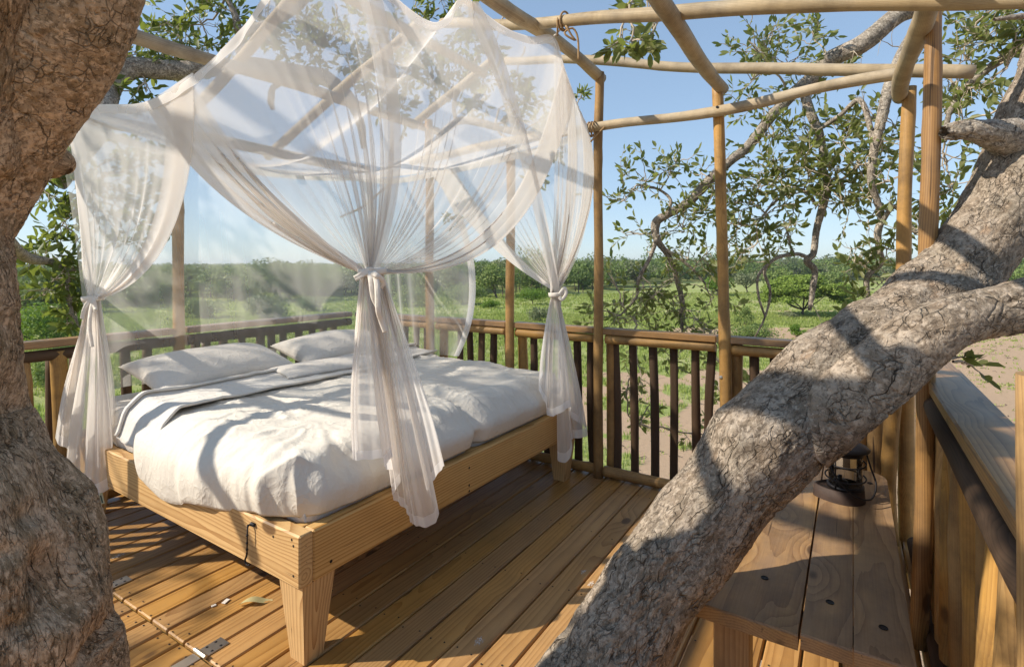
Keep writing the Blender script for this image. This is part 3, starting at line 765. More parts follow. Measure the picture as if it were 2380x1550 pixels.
for px_ in posts_x[:4]:
    for z in (.86,): bolt.lathe([(0, .006), (.006, .005), (.011, .0), (.012, -.004)], (0, 0, 0), 10)
    bolt.v[-1] = np.stack([bolt.v[-1][:, 0]+px_, YB-.082-bolt.v[-1][:, 2], bolt.v[-1][:, 1]+.80], -1)
tag(bolt.build('bolt_heads', M['steel'], back), kind='stuff')

left = empty('left_balustrade', (-4.03, 1.5, 0), 'shaded railing along the head side of the bed, seen through the net', 'railing')
XL = -4.03
ly = [-1.5, .4, 1.985, 3.56]
for k in range(3):
    a, b = ly[k]+.045, ly[k+1]-.045
    board('top_rail', (XL, a, 1.035), (XL, b, 1.035), .11, .042, M['rail'], left, .005)
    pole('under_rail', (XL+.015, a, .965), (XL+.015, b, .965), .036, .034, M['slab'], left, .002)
    pole('bottom_rail', (XL+.03, a, .05), (XL+.03, b, .05), .036, .034, M['pole'], left, .002)
    y = a+.07
    while y < b-.03:
        r = random.uniform(.028, .034)
        pole('baluster', (XL-.03, y, -.06), (XL-.03, y+random.uniform(-.02, .02), .97), r, r*.95, M['slab'], left, .006, ns=9, nr=10)
        y += .128+random.uniform(-.012, .012)
for y in (1.31, 1.14, .4):
    pole('stub_post', (XL+.045, y+.03, -.25), (XL+.0, y-.01, .985), .043, .040, M['pole'], left, .006)

right = empty('right_balustrade', (.3, 1.6, 0), 'weathered plank-topped railing of upright split poles beside the bench', 'railing')
board('top_rail', (.318, 2.99, 1.028), (.318, .25, 1.028), .145, .045, M['rail'], right, .006)
pole('under_rail', (.262, 2.6, .955), (.262, .25, .955), .036, .036, M['slab'], right, .004)
board('top_rail', (.318, 3.62, 1.026), (.318, 2.995, 1.026), .14, .043, M['rail'], right, .006)
pole('bottom_rail', (.27, 3.5, .05), (.27, .3, .05), .036, .036, M['slab'], right, .004)
y = 3.42
k = 0
while y > .25:
    r = random.uniform(.052, .064)
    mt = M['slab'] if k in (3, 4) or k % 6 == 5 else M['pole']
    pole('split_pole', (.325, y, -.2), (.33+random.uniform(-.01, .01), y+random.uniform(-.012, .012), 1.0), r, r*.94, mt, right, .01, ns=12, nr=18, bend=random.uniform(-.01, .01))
    y -= 2*r+random.uniform(.0, .008); k += 1
pole('near_post', (.222, 1.0, -.3), (.222, 1.0, 1.35), .034, .032, M['pole'], right, .004)
for x, yy in ((.02, 3.655), (.105, 3.66)):
    pole('split_pole', (x, yy, -.2), (x, yy, 1.0), .048, .046, M['pole'], right, .004)

# ------------------------------------------------------------------ pergola of round poles
perg = empty('pergola', (-1.9, 2.3, 0), 'open gable pergola of pale round poles over the bed and deck', 'pergola')
def gz(x): return (3.10-.245*(x+2.42)) if x > -2.42 else (3.10+.44*(x+2.42))   # roof line
rp = M['roofpole']
# posts
pole('post', (-3.06, YB-.055, .0), (-3.09, YB-.055, 2.74), .036, .034, M['pole'], perg, .006, seed=3)
pole('post', (-2.267, YB-.055, .0), (-2.25, YB-.055, 2.42), .035, .034, M['pole'], perg, .005, seed=5)
pole('post', (-1.525, YB-.055, .0), (-1.515, YB-.055, 2.85), .034, .031, M['pole'], perg, .006, seed=8)
pole('post', (-.672, YB-.055, .0), (-.715, YB-.055, 2.63), .036, .033, M['pole'], perg, .007, seed=9)
pole('post', (.165, YB-.055, .0), (.245, YB-.075, 2.44), .036, .032, M['pole'], perg, .012, seed=12)
pole('post', (.225, 2.66, .0), (.262, 2.60, 2.75), .033, .028, M['rail'], perg, .003, seed=2)
pole('post', (-3.985, 1.985, .0), (-4.03, 1.985, 2.38), .038, .036, M['pole'], perg, .006)
pole('post', (-3.985, .4, .0), (-4.02, .4, 2.38), .045, .042, M['pole'], perg, .006)
# horizontal tie beam along the far side, and eaves
pole('tie_beam', (-3.25, YB-.12, 2.395), (.245, YB-.115, 2.475), .031, .033, rp, perg, .014, nr=40, seed=21)
pole('eave_beam', (-4.02, 3.75, 2.42), (-4.02, -.6, 2.42), .04, .04, rp, perg, .01, nr=40)
# purlins along the deck
pole('purlin', (-3.17, 3.80, 2.705), (-3.20, -.7, 2.70), .036, .042, rp, perg, .008, nr=40, seed=31)
pole('purlin', (-2.47, 3.52, 3.02), (-2.45, -.7, 3.03), .033, .038, rp, perg, .006, nr=40, seed=33)
pole('purlin', (-1.515, 3.63, 2.83), (-1.53, -.7, 2.84), .037, .042, rp, perg, .009, nr=40, seed=34)
pole('purlin', (-.70, 3.62, 2.60), (-.66, -.5, 2.60), .037, .043, rp, perg, .01, nr=40, seed=37)
pole('purlin', (.215, 3.60, 2.40), (.20, -.3, 2.43), .036, .040, rp, perg, .008, nr=40, seed=38)
# rafters
for i, y in enumerate((3.62, 2.74, 1.96, 1.1, .2)):
    if y > 3: a = (-3.35, y, gz(-3.35)+.055)
    else: a = (-4.15, y+.02, gz(-4.15)+.055)
    pole('rafter', a, (-2.46, y, gz(-2.46)+.055), .036, .034, rp, perg, .008, seed=51+i)
for i, (y0, y1) in enumerate(((3.64, 3.60), (2.868, 2.16), (1.25, 1.05), (.1, -.1))):
    zz_ = (3.124, 2.27) if i == 1 else (gz(-2.36)+.05, gz(.52)+.075)
    pole('rafter', (-2.36, y0, zz_[0]), (.5 if i == 1 else .52, y1, zz_[1]), .031, .034, rp, perg, .013, nr=40, seed=61+i)

pb = MB()
for x_, y_, z_ in ((-1.515, YB-.158, 2.45), (-.70, YB-.158, 2.46), (-2.25, YB-.158, 2.425), (-3.08, YB-.156, 2.40), (.235, YB-.155, 2.475)):
    n_ = 10; a_ = np.linspace(0, 2*math.pi, n_, endpoint=False)
    v_ = np.vstack([np.stack([x_+.009*np.cos(a_), np.full(n_, y_+.004), z_+.009*np.sin(a_)], -1), np.stack([x_+.007*np.cos(a_), np.full(n_, y_-.003), z_+.007*np.sin(a_)], -1)])
    pb.add(v_, [[k, (k+1) % n_, n_+(k+1) % n_, n_+k] for k in range(n_)]+[list(range(n_, 2*n_))])
tag(pb.build('bolt_heads', M['iron'], perg), kind='stuff')
# ropes that hold the net
def rope(path, label, r=.0055):
    t = MB().tube(spline(path, 60), r, 7)
    return tag(t.build('rope', M['rope'], None, True), label, 'rope', 'ropes tying the net to the pergola')
def coil(c, ax, rad, turns, n=40):
    a = np.array(ax, float); a /= np.linalg.norm(a); u = np.cross(a, (0, 0, 1)); u /= np.linalg.norm(u); v = np.cross(a, u)
    t = np.linspace(0, 2*math.pi*turns, n)
    return [np.array(c)+a*(k/n-.5)*.02*turns+rad*(math.cos(x)*u+math.sin(x)*v) for k, x in enumerate(t)]
cz = P(1312, 50, 2.90)
rope([P(1296, 84, 2.94)] + coil(cz, (.98, -.14, -.2), .047, 1.3, 14) + [P(1316, 62, 2.84), P(1330, 85, 2.84), P(1338, 95, 2.84), P(1312, 78, 2.84), P(1330, 66, 2.84), P(1342, 85, 2.84), P(1345, 140, 2.84)], 'sisal rope with a frayed end knotted round the roof pole above the net corner')
cz = P(1376, 301, 3.74)
rope([P(1366, 304, 3.72)] + coil(cz, (1, 0, 0), .05, 3.2, 44) + [P(1373, 330, 3.68), P(1380, 322, 3.68), P(1412, 288, 3.70)], 'sisal rope wound round the level beam by the post right of the net')

# ------------------------------------------------------------------ bed
BA = R(-1.35)
def B(u, v, z):                # bed coordinates: u along the near rail, v across (0 = near rail face)
    o = np.array([-1.70, 1.255]); c, s = math.cos(BA), math.sin(BA)
    q = np.array([u+1.70, v]); r = np.array([c*q[0]-s*q[1], s*q[0]+c*q[1]])
    return np.array([o[0]+r[0], o[1]+r[1], z])
bed = empty('bed_frame', B(-2.8, 1.1, 0), 'low pine plank bed frame on tapered legs carrying the white mattresses', 'bed')
UP = (0, 0, 1)
board('near_rail', B(-3.93, .03, .414), B(-1.70, .03, .414), .06, .196, M['bed'], bed, .006)
board('far_rail', B(-3.93, 2.21, .414), B(-1.70, 2.21, .414), .06, .196, M['bed'], bed, .006)
board('foot_rail', B(-1.732, .0625, .413), B(-1.732, 2.178, .413), .058, .194, M['bed'], bed, .006)
board('head_rail', B(-3.90, .0625, .413), B(-3.90, 2.178, .413), .058, .194, M['bed'], bed, .006)
for i in range(14): 
    u = -3.80+i*.152
    board('slat', B(u, .065, .49), B(u, 2.175, .49), .09, .02, M['bed'], bed, .003)
def bleg(u, v):
    p = []
    for z, h in ((0, .042), (.316, .072)):
        for a, b in ((-1, -1), (1, -1), (1, 1), (-1, 1)): p.append((a*h, b*h, z))
    m = mesh('leg', p, [[0, 3, 2, 1], [4, 5, 6, 7], [0, 1, 5, 4], [1, 2, 6, 5], [2, 3, 7, 6], [3, 0, 4, 7]])
    # lay the grain upright: rotate the local frame so X runs up the leg
    rot = Matrix(((0, 0, 1, 0), (0, 1, 0, 0), (-1, 0, 0, 0), (0, 0, 0, 1)))
    m.transform(rot)
    link('leg', m, M['bed'], bed, Matrix.Translation(Vector(B(u, v, .0))) @ Matrix.Rotation(BA, 4, 'Z') @ rot.inverted())
for u in (-1.78, -3.80):
    for v in (.09, 2.15): bleg(u, v)
bleg(-2.8, 1.12)
hk = MB(); h0 = B(-2.0, -.012, .478)
hk.tube([h0+(0, .012, .004), h0+(0, -.004, .004), h0+(0, -.008, -.003)], .004, 8)
hk.tube([h0+(0, -.008, -.003+.01), h0+(0, -.01, -.10)], .0028, 8)
hk.tube(spline([h0+(0, -.01, -.10), h0+(-.005, -.010, -.118), h0+(-.012, -.010, -.13), h0+(-.010, -.01, -.143), h0+(.006, -.01, -.148), h0+(.018, -.01, -.142)], 20), .0036, 8)
for k in (.03, .06, .085): hk.tube([h0+(0, -.0095, -k), h0+(0, -.0097, -k-.006)], .0048, 8)
hk.box(h0+(0.012, .006, .006), (.026, .01, .014), ch=.002)
hk.build('hook', M['iron'], bed, True)
bh = MB()
for (u, z) in ((-1.735, .36), (-1.735, .47), (-1.86, .47), (-1.745, .49)):
    q = B(u, -.0012, z); bh.add(*[(np.array([[math.cos(a)*.0045, 0, math.sin(a)*.0055] for a in np.linspace(0, 2*math.pi, 8, endpoint=False)])+q), [list(range(8))]])
for (v, z) in ((.14, .36), (1.0, .45), (1.0, .36), (1.0, .33)):
    q = B(-1.7018, v, z); bh.add(*[(np.array([[0, math.cos(a)*.007, math.sin(a)*.007] for a in np.linspace(0, 2*math.pi, 8, endpoint=False)])+q), [list(range(8))]])
tag(bh.build('bolt_heads', M['iron'], bed), kind='stuff')

# ------------------------------------------------------------------ bedding
def soft_box(u0, u1, v0, v1, z0, z1, nu, nv, rad, fn, name, mat, label, cat, group=None):
    """cloth-covered box: a height field over a rounded rectangle that turns down its sides"""
    V = []; nz = 9
    # border ring parameters -> grid over [-1,1]^2 with the sides folded down
    a = np.linspace(-1, 1, nu); b = np.linspace(-1, 1, nv)
    A, Bb = np.meshgrid(a, b, indexing='ij')
    hu, hv = (u1-u0)/2, (v1-v0)/2; H = z1-z0
    def fold(t, h):            # arc-length t over top then down the side
        tot = h+H; s = np.abs(t)*tot; flat = h-rad
        x = np.where(s < flat, s, np.where(s < flat+rad*math.pi/2, flat+rad*np.sin(np.clip((s-flat)/rad, 0, math.pi/2)), h))
        dz = np.where(s < flat, 0, np.where(s < flat+rad*math.pi/2, rad*(1-np.cos(np.clip((s-flat)/rad, 0, math.pi/2))), rad+(s-flat-rad*math.pi/2)))
        return np.sign(t)*x, np.minimum(dz, H)
    X, dx = fold(A, hu); Y, dy = fold(Bb, hv)
    # round the corners in plan
    ex, ey = np.clip((np.abs(X)-(hu-rad*1.6))/(rad*1.6), 0, 1), np.clip((np.abs(Y)-(hv-rad*1.6))/(rad*1.6), 0, 1)
    k = np.sqrt(ex**2+ey**2); sc2 = np.where(k > 1, 1/np.maximum(k, 1e-6), 1)
    X = np.sign(X)*np.where(ex > 0, (hu-rad*1.6)+ex*sc2*rad*1.6, np.abs(X)); Y = np.sign(Y)*np.where(ey > 0, (hv-rad*1.6)+ey*sc2*rad*1.6, np.abs(Y))
    dz = np.minimum(np.maximum(dx, dy), H)
    U = (u0+u1)/2+X; Vv = (v0+v1)/2+Y; Z = z1-dz
    U, Vv, Z = fn(U, Vv, Z, A, Bb, dz/H)
    pts = np.stack([U, Vv, Z], -1).reshape(-1, 3)
    c, s = math.cos(BA), math.sin(BA)
    wx = -1.70+c*(pts[:, 0]+1.70)-s*pts[:, 1]; wy = 1.255+s*(pts[:, 0]+1.70)+c*pts[:, 1]
    pts = np.stack([wx, wy, pts[:, 2]], -1)
    i = np.arange(nu-1)[:, None]*nv; j = np.arange(nv-1)[None]
    f = np.stack([i+j, i+nv+j, i+nv+j+1, i+j+1], -1).reshape(-1, 4)
    o = link(name, mesh(name, pts, f, True), mat)
    return tag(o, label, cat, group)
def wr(u, v, fu, fv, ang, s, sharp=1.6):   # directional ridged wrinkles
    c, n = math.cos(ang), math.sin(ang)
    p = np.stack([(u*c+v*n)*fu, (-u*n+v*c)*fv, np.zeros_like(u)], -1)
    return (1-np.abs(fbm(p, 3, s)))**sharp
def mat_fn(s):
    def fn(U, V, Z, A, Bb, t):
        side = sstep(.1, .7, t)
        bulge = np.sin(np.clip(t, 0, 1)*math.pi)*.02
        n = fbm(np.stack([U*6, V*6, Z*5], -1), 3, s)
        U = U+np.sign(A)*(np.abs(A) > .8)*bulge; V = V+np.sign(Bb)*(np.abs(Bb) > .8)*bulge
        return U, V, Z+n*.004*(1-side)
    return fn
soft_box(-3.86, -1.775, .075, 1.115, .501, .70, 60, 50, .05, mat_fn(3), 'mattress', M['sheet'], 'near mattress of the pair, under the end of the cover towards the camera', 'mattress', 'mattresses side by side')
soft_box(-3.86, -1.775, 1.125, 2.165, .501, .70, 60, 50, .05, mat_fn(4), 'mattress', M['sheet'], 'far mattress of the pair, beside the back railing', 'mattress', 'mattresses side by side')
def duvet_fn(U, V, Z, A, Bb, t):
    side = sstep(.15, .8, t)
    gap = np.exp(-((V-1.12)/.045)**2)*sstep(-2.9, -1.8, U)
    big = fbm(np.stack([U*1.7, V*1.7, np.zeros_like(U)], -1), 3, 5)
    z = Z+(1-side)*(big*.022-gap*.05)
    w1 = wr(U, V, 2.0, 8, .55, 21, 4)*sstep(-.3, .3, fbm(np.stack([U*1.3, V*1.3, U*0+4], -1), 2, 9))
    w2 = wr(U, V, 3, 13, 1.25, 25, 5)*sstep(-.1, .4, fbm(np.stack([U*1.6, V*1.6, U*0+9], -1), 2, 12))
    w3 = wr(U, V, 2.5, 18, -.35, 33, 5)*sstep(-.1, .4, fbm(np.stack([U*1.9, V*1.9, U*0+14], -1), 2, 15))
    w5 = wr(U, V, 6, 34, .2, 53, 6)*sstep(.05, .45, fbm(np.stack([U*2.5, V*2.5, U*0+24], -1), 2, 17))
    w4 = fbm(np.stack([U*7, V*9, U*0], -1), 4, 44)
    z = z+(1-side)*(w1*.024+w2*.014+w3*.010+w4*.006+w5*.006)
    # bunching at the corner nearest the camera and along the sides
    cn = np.exp(-(((U+1.80)/.30)**2+((V-.10)/.30)**2))
    ang = np.arctan2(V-.42, U+2.15)
    rip = np.sin(ang*17+big*5)*.5+np.sin(ang*29+big*9)*.3
    U = U+cn*rip*.017*(.35+side); V = V-cn*rip*.015*(.35+side); z = z+cn*rip*.010
    fold = vn(np.stack([U*9, V*9, Z*2], -1), 31)
    out = np.sin(np.clip(t, 0, 1)*math.pi)**.8
    edgeu = sstep(.72, .85, np.abs(A)); edgev = sstep(.72, .85, np.abs(Bb))
    U = U+np.sign(A)*edgeu*(out*.035+side*fold*.018)
    V = V+np.sign(Bb)*edgev*(out*.030+side*fold*.018-gap*0)
    ov = sstep(-1.95, -2.4, U)*(Bb < -.3)*(.75+.35*vn(np.stack([U*3, U*0, U*0], -1), 61))
    V = V-ov*sstep(.25, .8, t)*.034; z = z-ov*sstep(.50, 1.0, t)*.085
    # hem of the cover is tucked unevenly down to the rail
    z = z+side*fold*.012+np.where(t > .97, .006+.01*vn(np.stack([U*4, V*4, U*0], -1), 41), 0)
    U = U-np.where(A > .7, gap*side*.05, 0)
    return U, V, z
soft_box(-3.16, -1.748, .006, 2.19, .517, .755, 260, 280, .15, duvet_fn, 'duvet', M['cotton'], 'cream cotton cover spread over both mattresses, bunched at its near corner', 'bed cover')
duvet = bpy.data.objects['duvet']
# the turned-back top edge of the cover
nu, nv = 46, 200
s_ = np.linspace(0, 1, nu)[:, None]; t_ = np.linspace(0, 1, nv)[None]
base = -3.20+.10*t_*0; vv = .012+2.168*t_
lip = .39+.06*fbm(np.stack([t_*3, t_*0, t_*0], -1), 2, 3)-.10*t_
prof_x = np.where(s_ < .12, -.03*np.sin(s_/.12*math.pi), 0)+np.clip((s_-.06)/.94, 0, 1)*lip
U = base+prof_x; 
Zb = .79+.012*fbm(np.stack([U*3, vv*3+0*U, U*0], -1), 3, 8)+.010*wr(U, vv+0*U, 9, 2.4, .1, 14, 3)
Zb = Zb+.02*np.exp(-((s_-.03)/.07)**2)-.006*s_+.012*np.exp(-((s_-.97)/.03)**2)
drop = sstep(.055, .0, t_)*.10+sstep(.02, .0, t_)*.10
V2 = vv-0*U; V2 = np.where(t_ < .055, V2-.02*sstep(.055, 0, t_), V2)
Zb = Zb-drop
p = np.stack([U, V2+0*U, Zb], -1).reshape(-1, 3)
c, s = math.cos(BA), math.sin(BA)
p = np.stack([-1.70+c*(p[:, 0]+1.70)-s*p[:, 1], 1.255+s*(p[:, 0]+1.70)+c*p[:, 1], p[:, 2]], -1)
i = np.arange(nu-1)[:, None]*nv; j = np.arange(nv-1)[None]
f = np.stack([i+j, i+nv+j, i+nv+j+1, i+j+1], -1).reshape(-1, 4)
fo = link('turned_back_edge', mesh('turned_back_edge', p, f, True), M['sheet'], duvet)
sm = fo.modifiers.new('thickness', 'SOLIDIFY'); sm.thickness = .012; sm.offset = -1

def pillow(c, lx, ly, h, rotz, tilt, label, seed, group='pillows at the head of the bed', tiltx=0, name='pillow', cat='pillow'):
    n = 64; a = np.linspace(-1, 1, n); A, Bq = np.meshgrid(a, a, indexing='ij')
    rim = np.clip(1-A**8, 0, 1)*np.clip(1-Bq**8, 0, 1)
    th = (np.clip(1-A**2, 0, 1)**.42)*(np.clip(1-Bq**2, 0, 1)**.42)
    X = A*lx/2*(1-.07*(1-np.abs(Bq)**2)*np.abs(A)**3); Y = Bq*ly/2*(1-.09*(1-np.abs(A)**2)*np.abs(Bq)**3)
    q = np.stack([X*4, Y*4, A*0+seed], -1)
    dent = fbm(q, 3, seed)*.10
    cw = wr(X, Y, 4, 16, .4, seed+3, 3)*.06*(1-th)*2 + wr(X, Y, 3, 10, 1.2, seed+7, 3)*.05
    top = h*.62*th*(1+dent)+.018*cw*rim+.004; bot = -h*.38*th
    v = np.vstack([np.stack([X, Y, top], -1).reshape(-1, 3), np.stack([X, Y, bot], -1).reshape(-1, 3)])
    i = np.arange(n-1)[:, None]*n; j = np.arange(n-1)[None]
    f = np.stack([i+j, i+n+j, i+n+j+1, i+j+1], -1).reshape(-1, 4)
    f2 = f[:, ::-1]+n*n
    e = []
    bd = [k*n for k in range(n)], [k*n+n-1 for k in range(n)], list(range(n)), [(n-1)*n+k for k in range(n)]
    for w_, side in enumerate(bd):
        for k in range(n-1): e.append([side[k], side[k+1], side[k+1]+n*n, side[k]+n*n])
    me = mesh(name, v, np.vstack([f, f2, np.array(e)]), True)
    m = Matrix.Translation(Vector(c)) @ Matrix.Rotation(rotz, 4, 'Z') @ Matrix.Rotation(tilt, 4, 'X') @ Matrix.Rotation(tiltx, 4, 'Y')
    return tag(link(name, me, M['pillow'], None, m), label, cat, group)
pillow(B(-3.50, .66, .825), .92, .50, .20, R(90)+BA+R(2), R(14), 'nearer plump cream pillow at the head end', 5)
pillow(B(-3.52, 1.66, .825), .92, .50, .20, R(90)+BA-R(3), R(12), 'farther cream pillow, half behind the tied net', 8)
pillow(B(-3.08, 1.24, .80), .80, .30, .055, R(82)+BA, R(4), 'flat folded cream pillowcase lying across the turned-back cover', 23, group=None, name='folded_linen', cat='linen')

# ------------------------------------------------------------------ bench and lantern
bench = empty('bench', (-.15, 2.5, 0), 'long low bench of two weathered planks along the right railing', 'bench')
def plank_round(x0, x1, y0, y1, z, t, r_far):
    # plan outline with a rounded far right corner
    pts = [(x0, y0), (x1, y0)]
    if r_far:
        for a in np.linspace(0, math.pi/2, 8): pts.append((x1-r_far+r_far*math.cos(a), y1-r_far+r_far*math.sin(a)))
    else: pts.append((x1, y1))
    pts.append((x0, y1)); pts = np.array(pts); n = len(pts); c = pts.mean(0)
    inn = pts+(c-pts)/np.linalg.norm(c-pts, axis=1, keepdims=True)*.004
    v = [(*q, z-t/2+.0) for q in pts]+[(*q, z+t/2-.005) for q in pts]+[(*q, z+t/2) for q in inn]
    f = [list(range(n))[::-1], [2*n+k for k in range(n)]]
    for k in range(n):
        k2 = (k+1) % n; f += [[k, k2, n+k2, n+k], [n+k, n+k2, 2*n+k2, 2*n+k]]
    me = mesh('plank', v, f); 
    cx, cy = (x0+x1)/2, (y0+y1)/2
    m = Matrix(((0, -1, 0, cx), (1, 0, 0, cy), (0, 0, 1, 0), (0, 0, 0, 1)))
    me.transform(m.inverted())
    return link('plank', me, M['plank'], bench, m)
plank_round(-.44, -.132, 1.735, 3.29, .4275, .045, 0)
plank_round(-.126, .0, 1.745, 3.30, .4275, .045, 0)
plank_round(.0022, .142, 1.748, 3.31, .427, .045, .10)
for y in (1.88, 3.12):
    for x in (-.33, .03):
        board('leg', (x, y, 0), (x, y, .40), .11, .07, M['plank'], bench, .004, up=(0, 1, 0))
    board('cross_bar', (-.40, y+.062, .36), (.11, y+.062, .36), .045, .07, M['plank'], bench, .003)
sb = MB()
for x, y in ((-.25, 1.99), (-.06, 1.955), (.075, 1.90), (-.25, 3.13), (.07, 3.12), (-.06, 3.14)):
    sb.lathe([(0, .0003), (.008, .0004), (.0115, .002), (.012, .0)], (x, y, .4505), 12)
tag(sb.build('bolt_heads', M['iron'], bench), kind='stuff')

lx, lyy = -.040, 2.86
lan = empty('lantern', (lx, lyy, .45), 'black iron hurricane lantern with a glass chimney standing on the bench', 'lantern')
zb = .4505
# boat-shaped foot: a teardrop outline
out = []
for a in np.linspace(0, 2*math.pi, 40, endpoint=False):
    r = .088; x, yv = r*math.cos(a), r*math.sin(a)
    if x < 0: x *= 1.30; yv *= (1-.35*(abs(x)/(.088*1.3))**1.5)
    out.append((x, yv))
out = np.array(out); th = R(12); out = out @ np.array([[math.cos(th), math.sin(th)], [-math.sin(th), math.cos(th)]])
n = len(out); v = []; f = []
for z, s in ((0, 1.02), (.012, 1.0), (.052, .97), (.054, .9), (.046, .88), (.046, .02)):
    v += [(lx+q[0]*s, lyy+q[1]*s, zb+z) for q in out]
for k in range(5):
    for j in range(n): f.append([k*n+j, k*n+(j+1) % n, (k+1)*n+(j+1) % n, (k+1)*n+j])
MB().add(v, f).build('foot', M['rustiron'], lan, True)
cx = lx+.012
MB().lathe([(.066, zb+.05), (.073, zb+.052), (.073, zb+.066), (.066, zb+.066)], (cx, lyy, 0), 36).build('lower_band', M['iron'], lan, True)
MB().lathe([(.066, zb+.052), (.067, zb+.21)], (cx, lyy, 0), 36).build('glass_chimney', M['glass'], lan, True)
MB().lathe([(.069, zb+.20), (.070, zb+.20), (.071, zb+.226), (.066, zb+.228)], (cx, lyy, 0), 36).build('upper_band', M['iron'], lan, True)
MB().lathe([(.066, zb+.226), (.094, zb+.224), (.096, zb+.229), (.085, zb+.240), (.055, zb+.255), (.02, zb+.262), (.0, zb+.263)], (cx, lyy, 0), 36).build('lid', M['iron'], lan, True)
MB().lathe([(.0, zb+.047), (.03, zb+.047), (.030, zb+.078), (.027, zb+.081), (.008, zb+.083), (.008, zb+.102), (.0, zb+.102)], (cx-.02, lyy, 0), 20).build('burner', M['iron'], lan, True)
for z in (.10, .165):
    a = np.linspace(0, 2*math.pi, 41); ring = [(cx+.079*math.cos(q), lyy+.079*math.sin(q), zb+z+.006*math.sin(q)) for q in a]
    MB().tube(ring, .0035, 8, False).build('wire_ring', M['iron'], lan, True)
for q in (.6, 2.6, 4.2):
    MB().tube([(cx+.075*math.cos(q), lyy+.075*math.sin(q), zb+.05), (cx+.075*math.cos(q), lyy+.075*math.sin(q), zb+.225)], .003, 7).build('wire_upright', M['iron'], lan, True)
fx = np.array([CY, SY, 0]); fy = np.array([SY, -CY, 0])
cc = np.array([cx, lyy, zb])
MB().tube(spline([cc+fx*.088+(0, 0, .222), cc+fx*.094+fy*.03+(0, 0, .15), cc+fx*.088+fy*.075+(0, 0, .09), cc+fx*.045+fy*.11+(0, 0, .045), cc-fx*.0+fy*.115+(0, 0, .046), cc-fx*.05+fy*.10+(0, 0, .075), cc-fx*.085+fy*.06+(0, 0, .13), cc-fx*.09+fy*.0+(0, 0, .222)], 50), .0038, 8).build('handle', M['iron'], lan, True)

# ------------------------------------------------------------------ bits lying on the deck
def flat_leaf(c, ln, rot, label, mat, curl=.012):
    t = np.linspace(0, 1, 10); wd = np.sin(np.clip(t, .02, .98)*math.pi)**.7*ln*.17
    v = []; 
    for k, tt in enumerate(t):
        z = .006+curl*math.sin(tt*5)
        v += [(tt*ln, -wd[k], z+.5*curl), (tt*ln, 0, z-.3*curl+.002), (tt*ln, wd[k], z+.7*curl*tt)]
    f = []
    for k in range(9):
        a = k*3; f += [[a, a+1, a+4, a+3], [a+1, a+2, a+5, a+4]]
    o = link('dry_leaf', mesh('dry_leaf', v, f, True), mat, None, Matrix.Translation(Vector(c)) @ Matrix.Rotation(rot, 4, 'Z'))
    return tag(o, label, 'leaf')
def onz(px, py, z=0): 
    d = (EYE-z)*F/(py-615); return P(px, py, d)
flat_leaf(onz(556, 1408), .135, R(50), 'curled pale dry leaf lying on the sunlit deck left of the bed leg', M['dry'])
for px_, py_, l in ((525, 1398, .02), (497, 1408, .012)):
    q = onz(px_, py_); v, f = chbox(l*1.6, l, .004, .001)
    tag(link('petal', mesh('petal', v+np.array([0, 0, .003]), f), M['petal'], None, Matrix.Translation(Vector(q)) @ Matrix.Rotation(random.random()*3, 4, 'Z')),
        {525: 'larger white petal scrap between the hinge and the bed leg', 497: 'tiny white crumb left of the larger petal scrap'}[px_], 'petal')
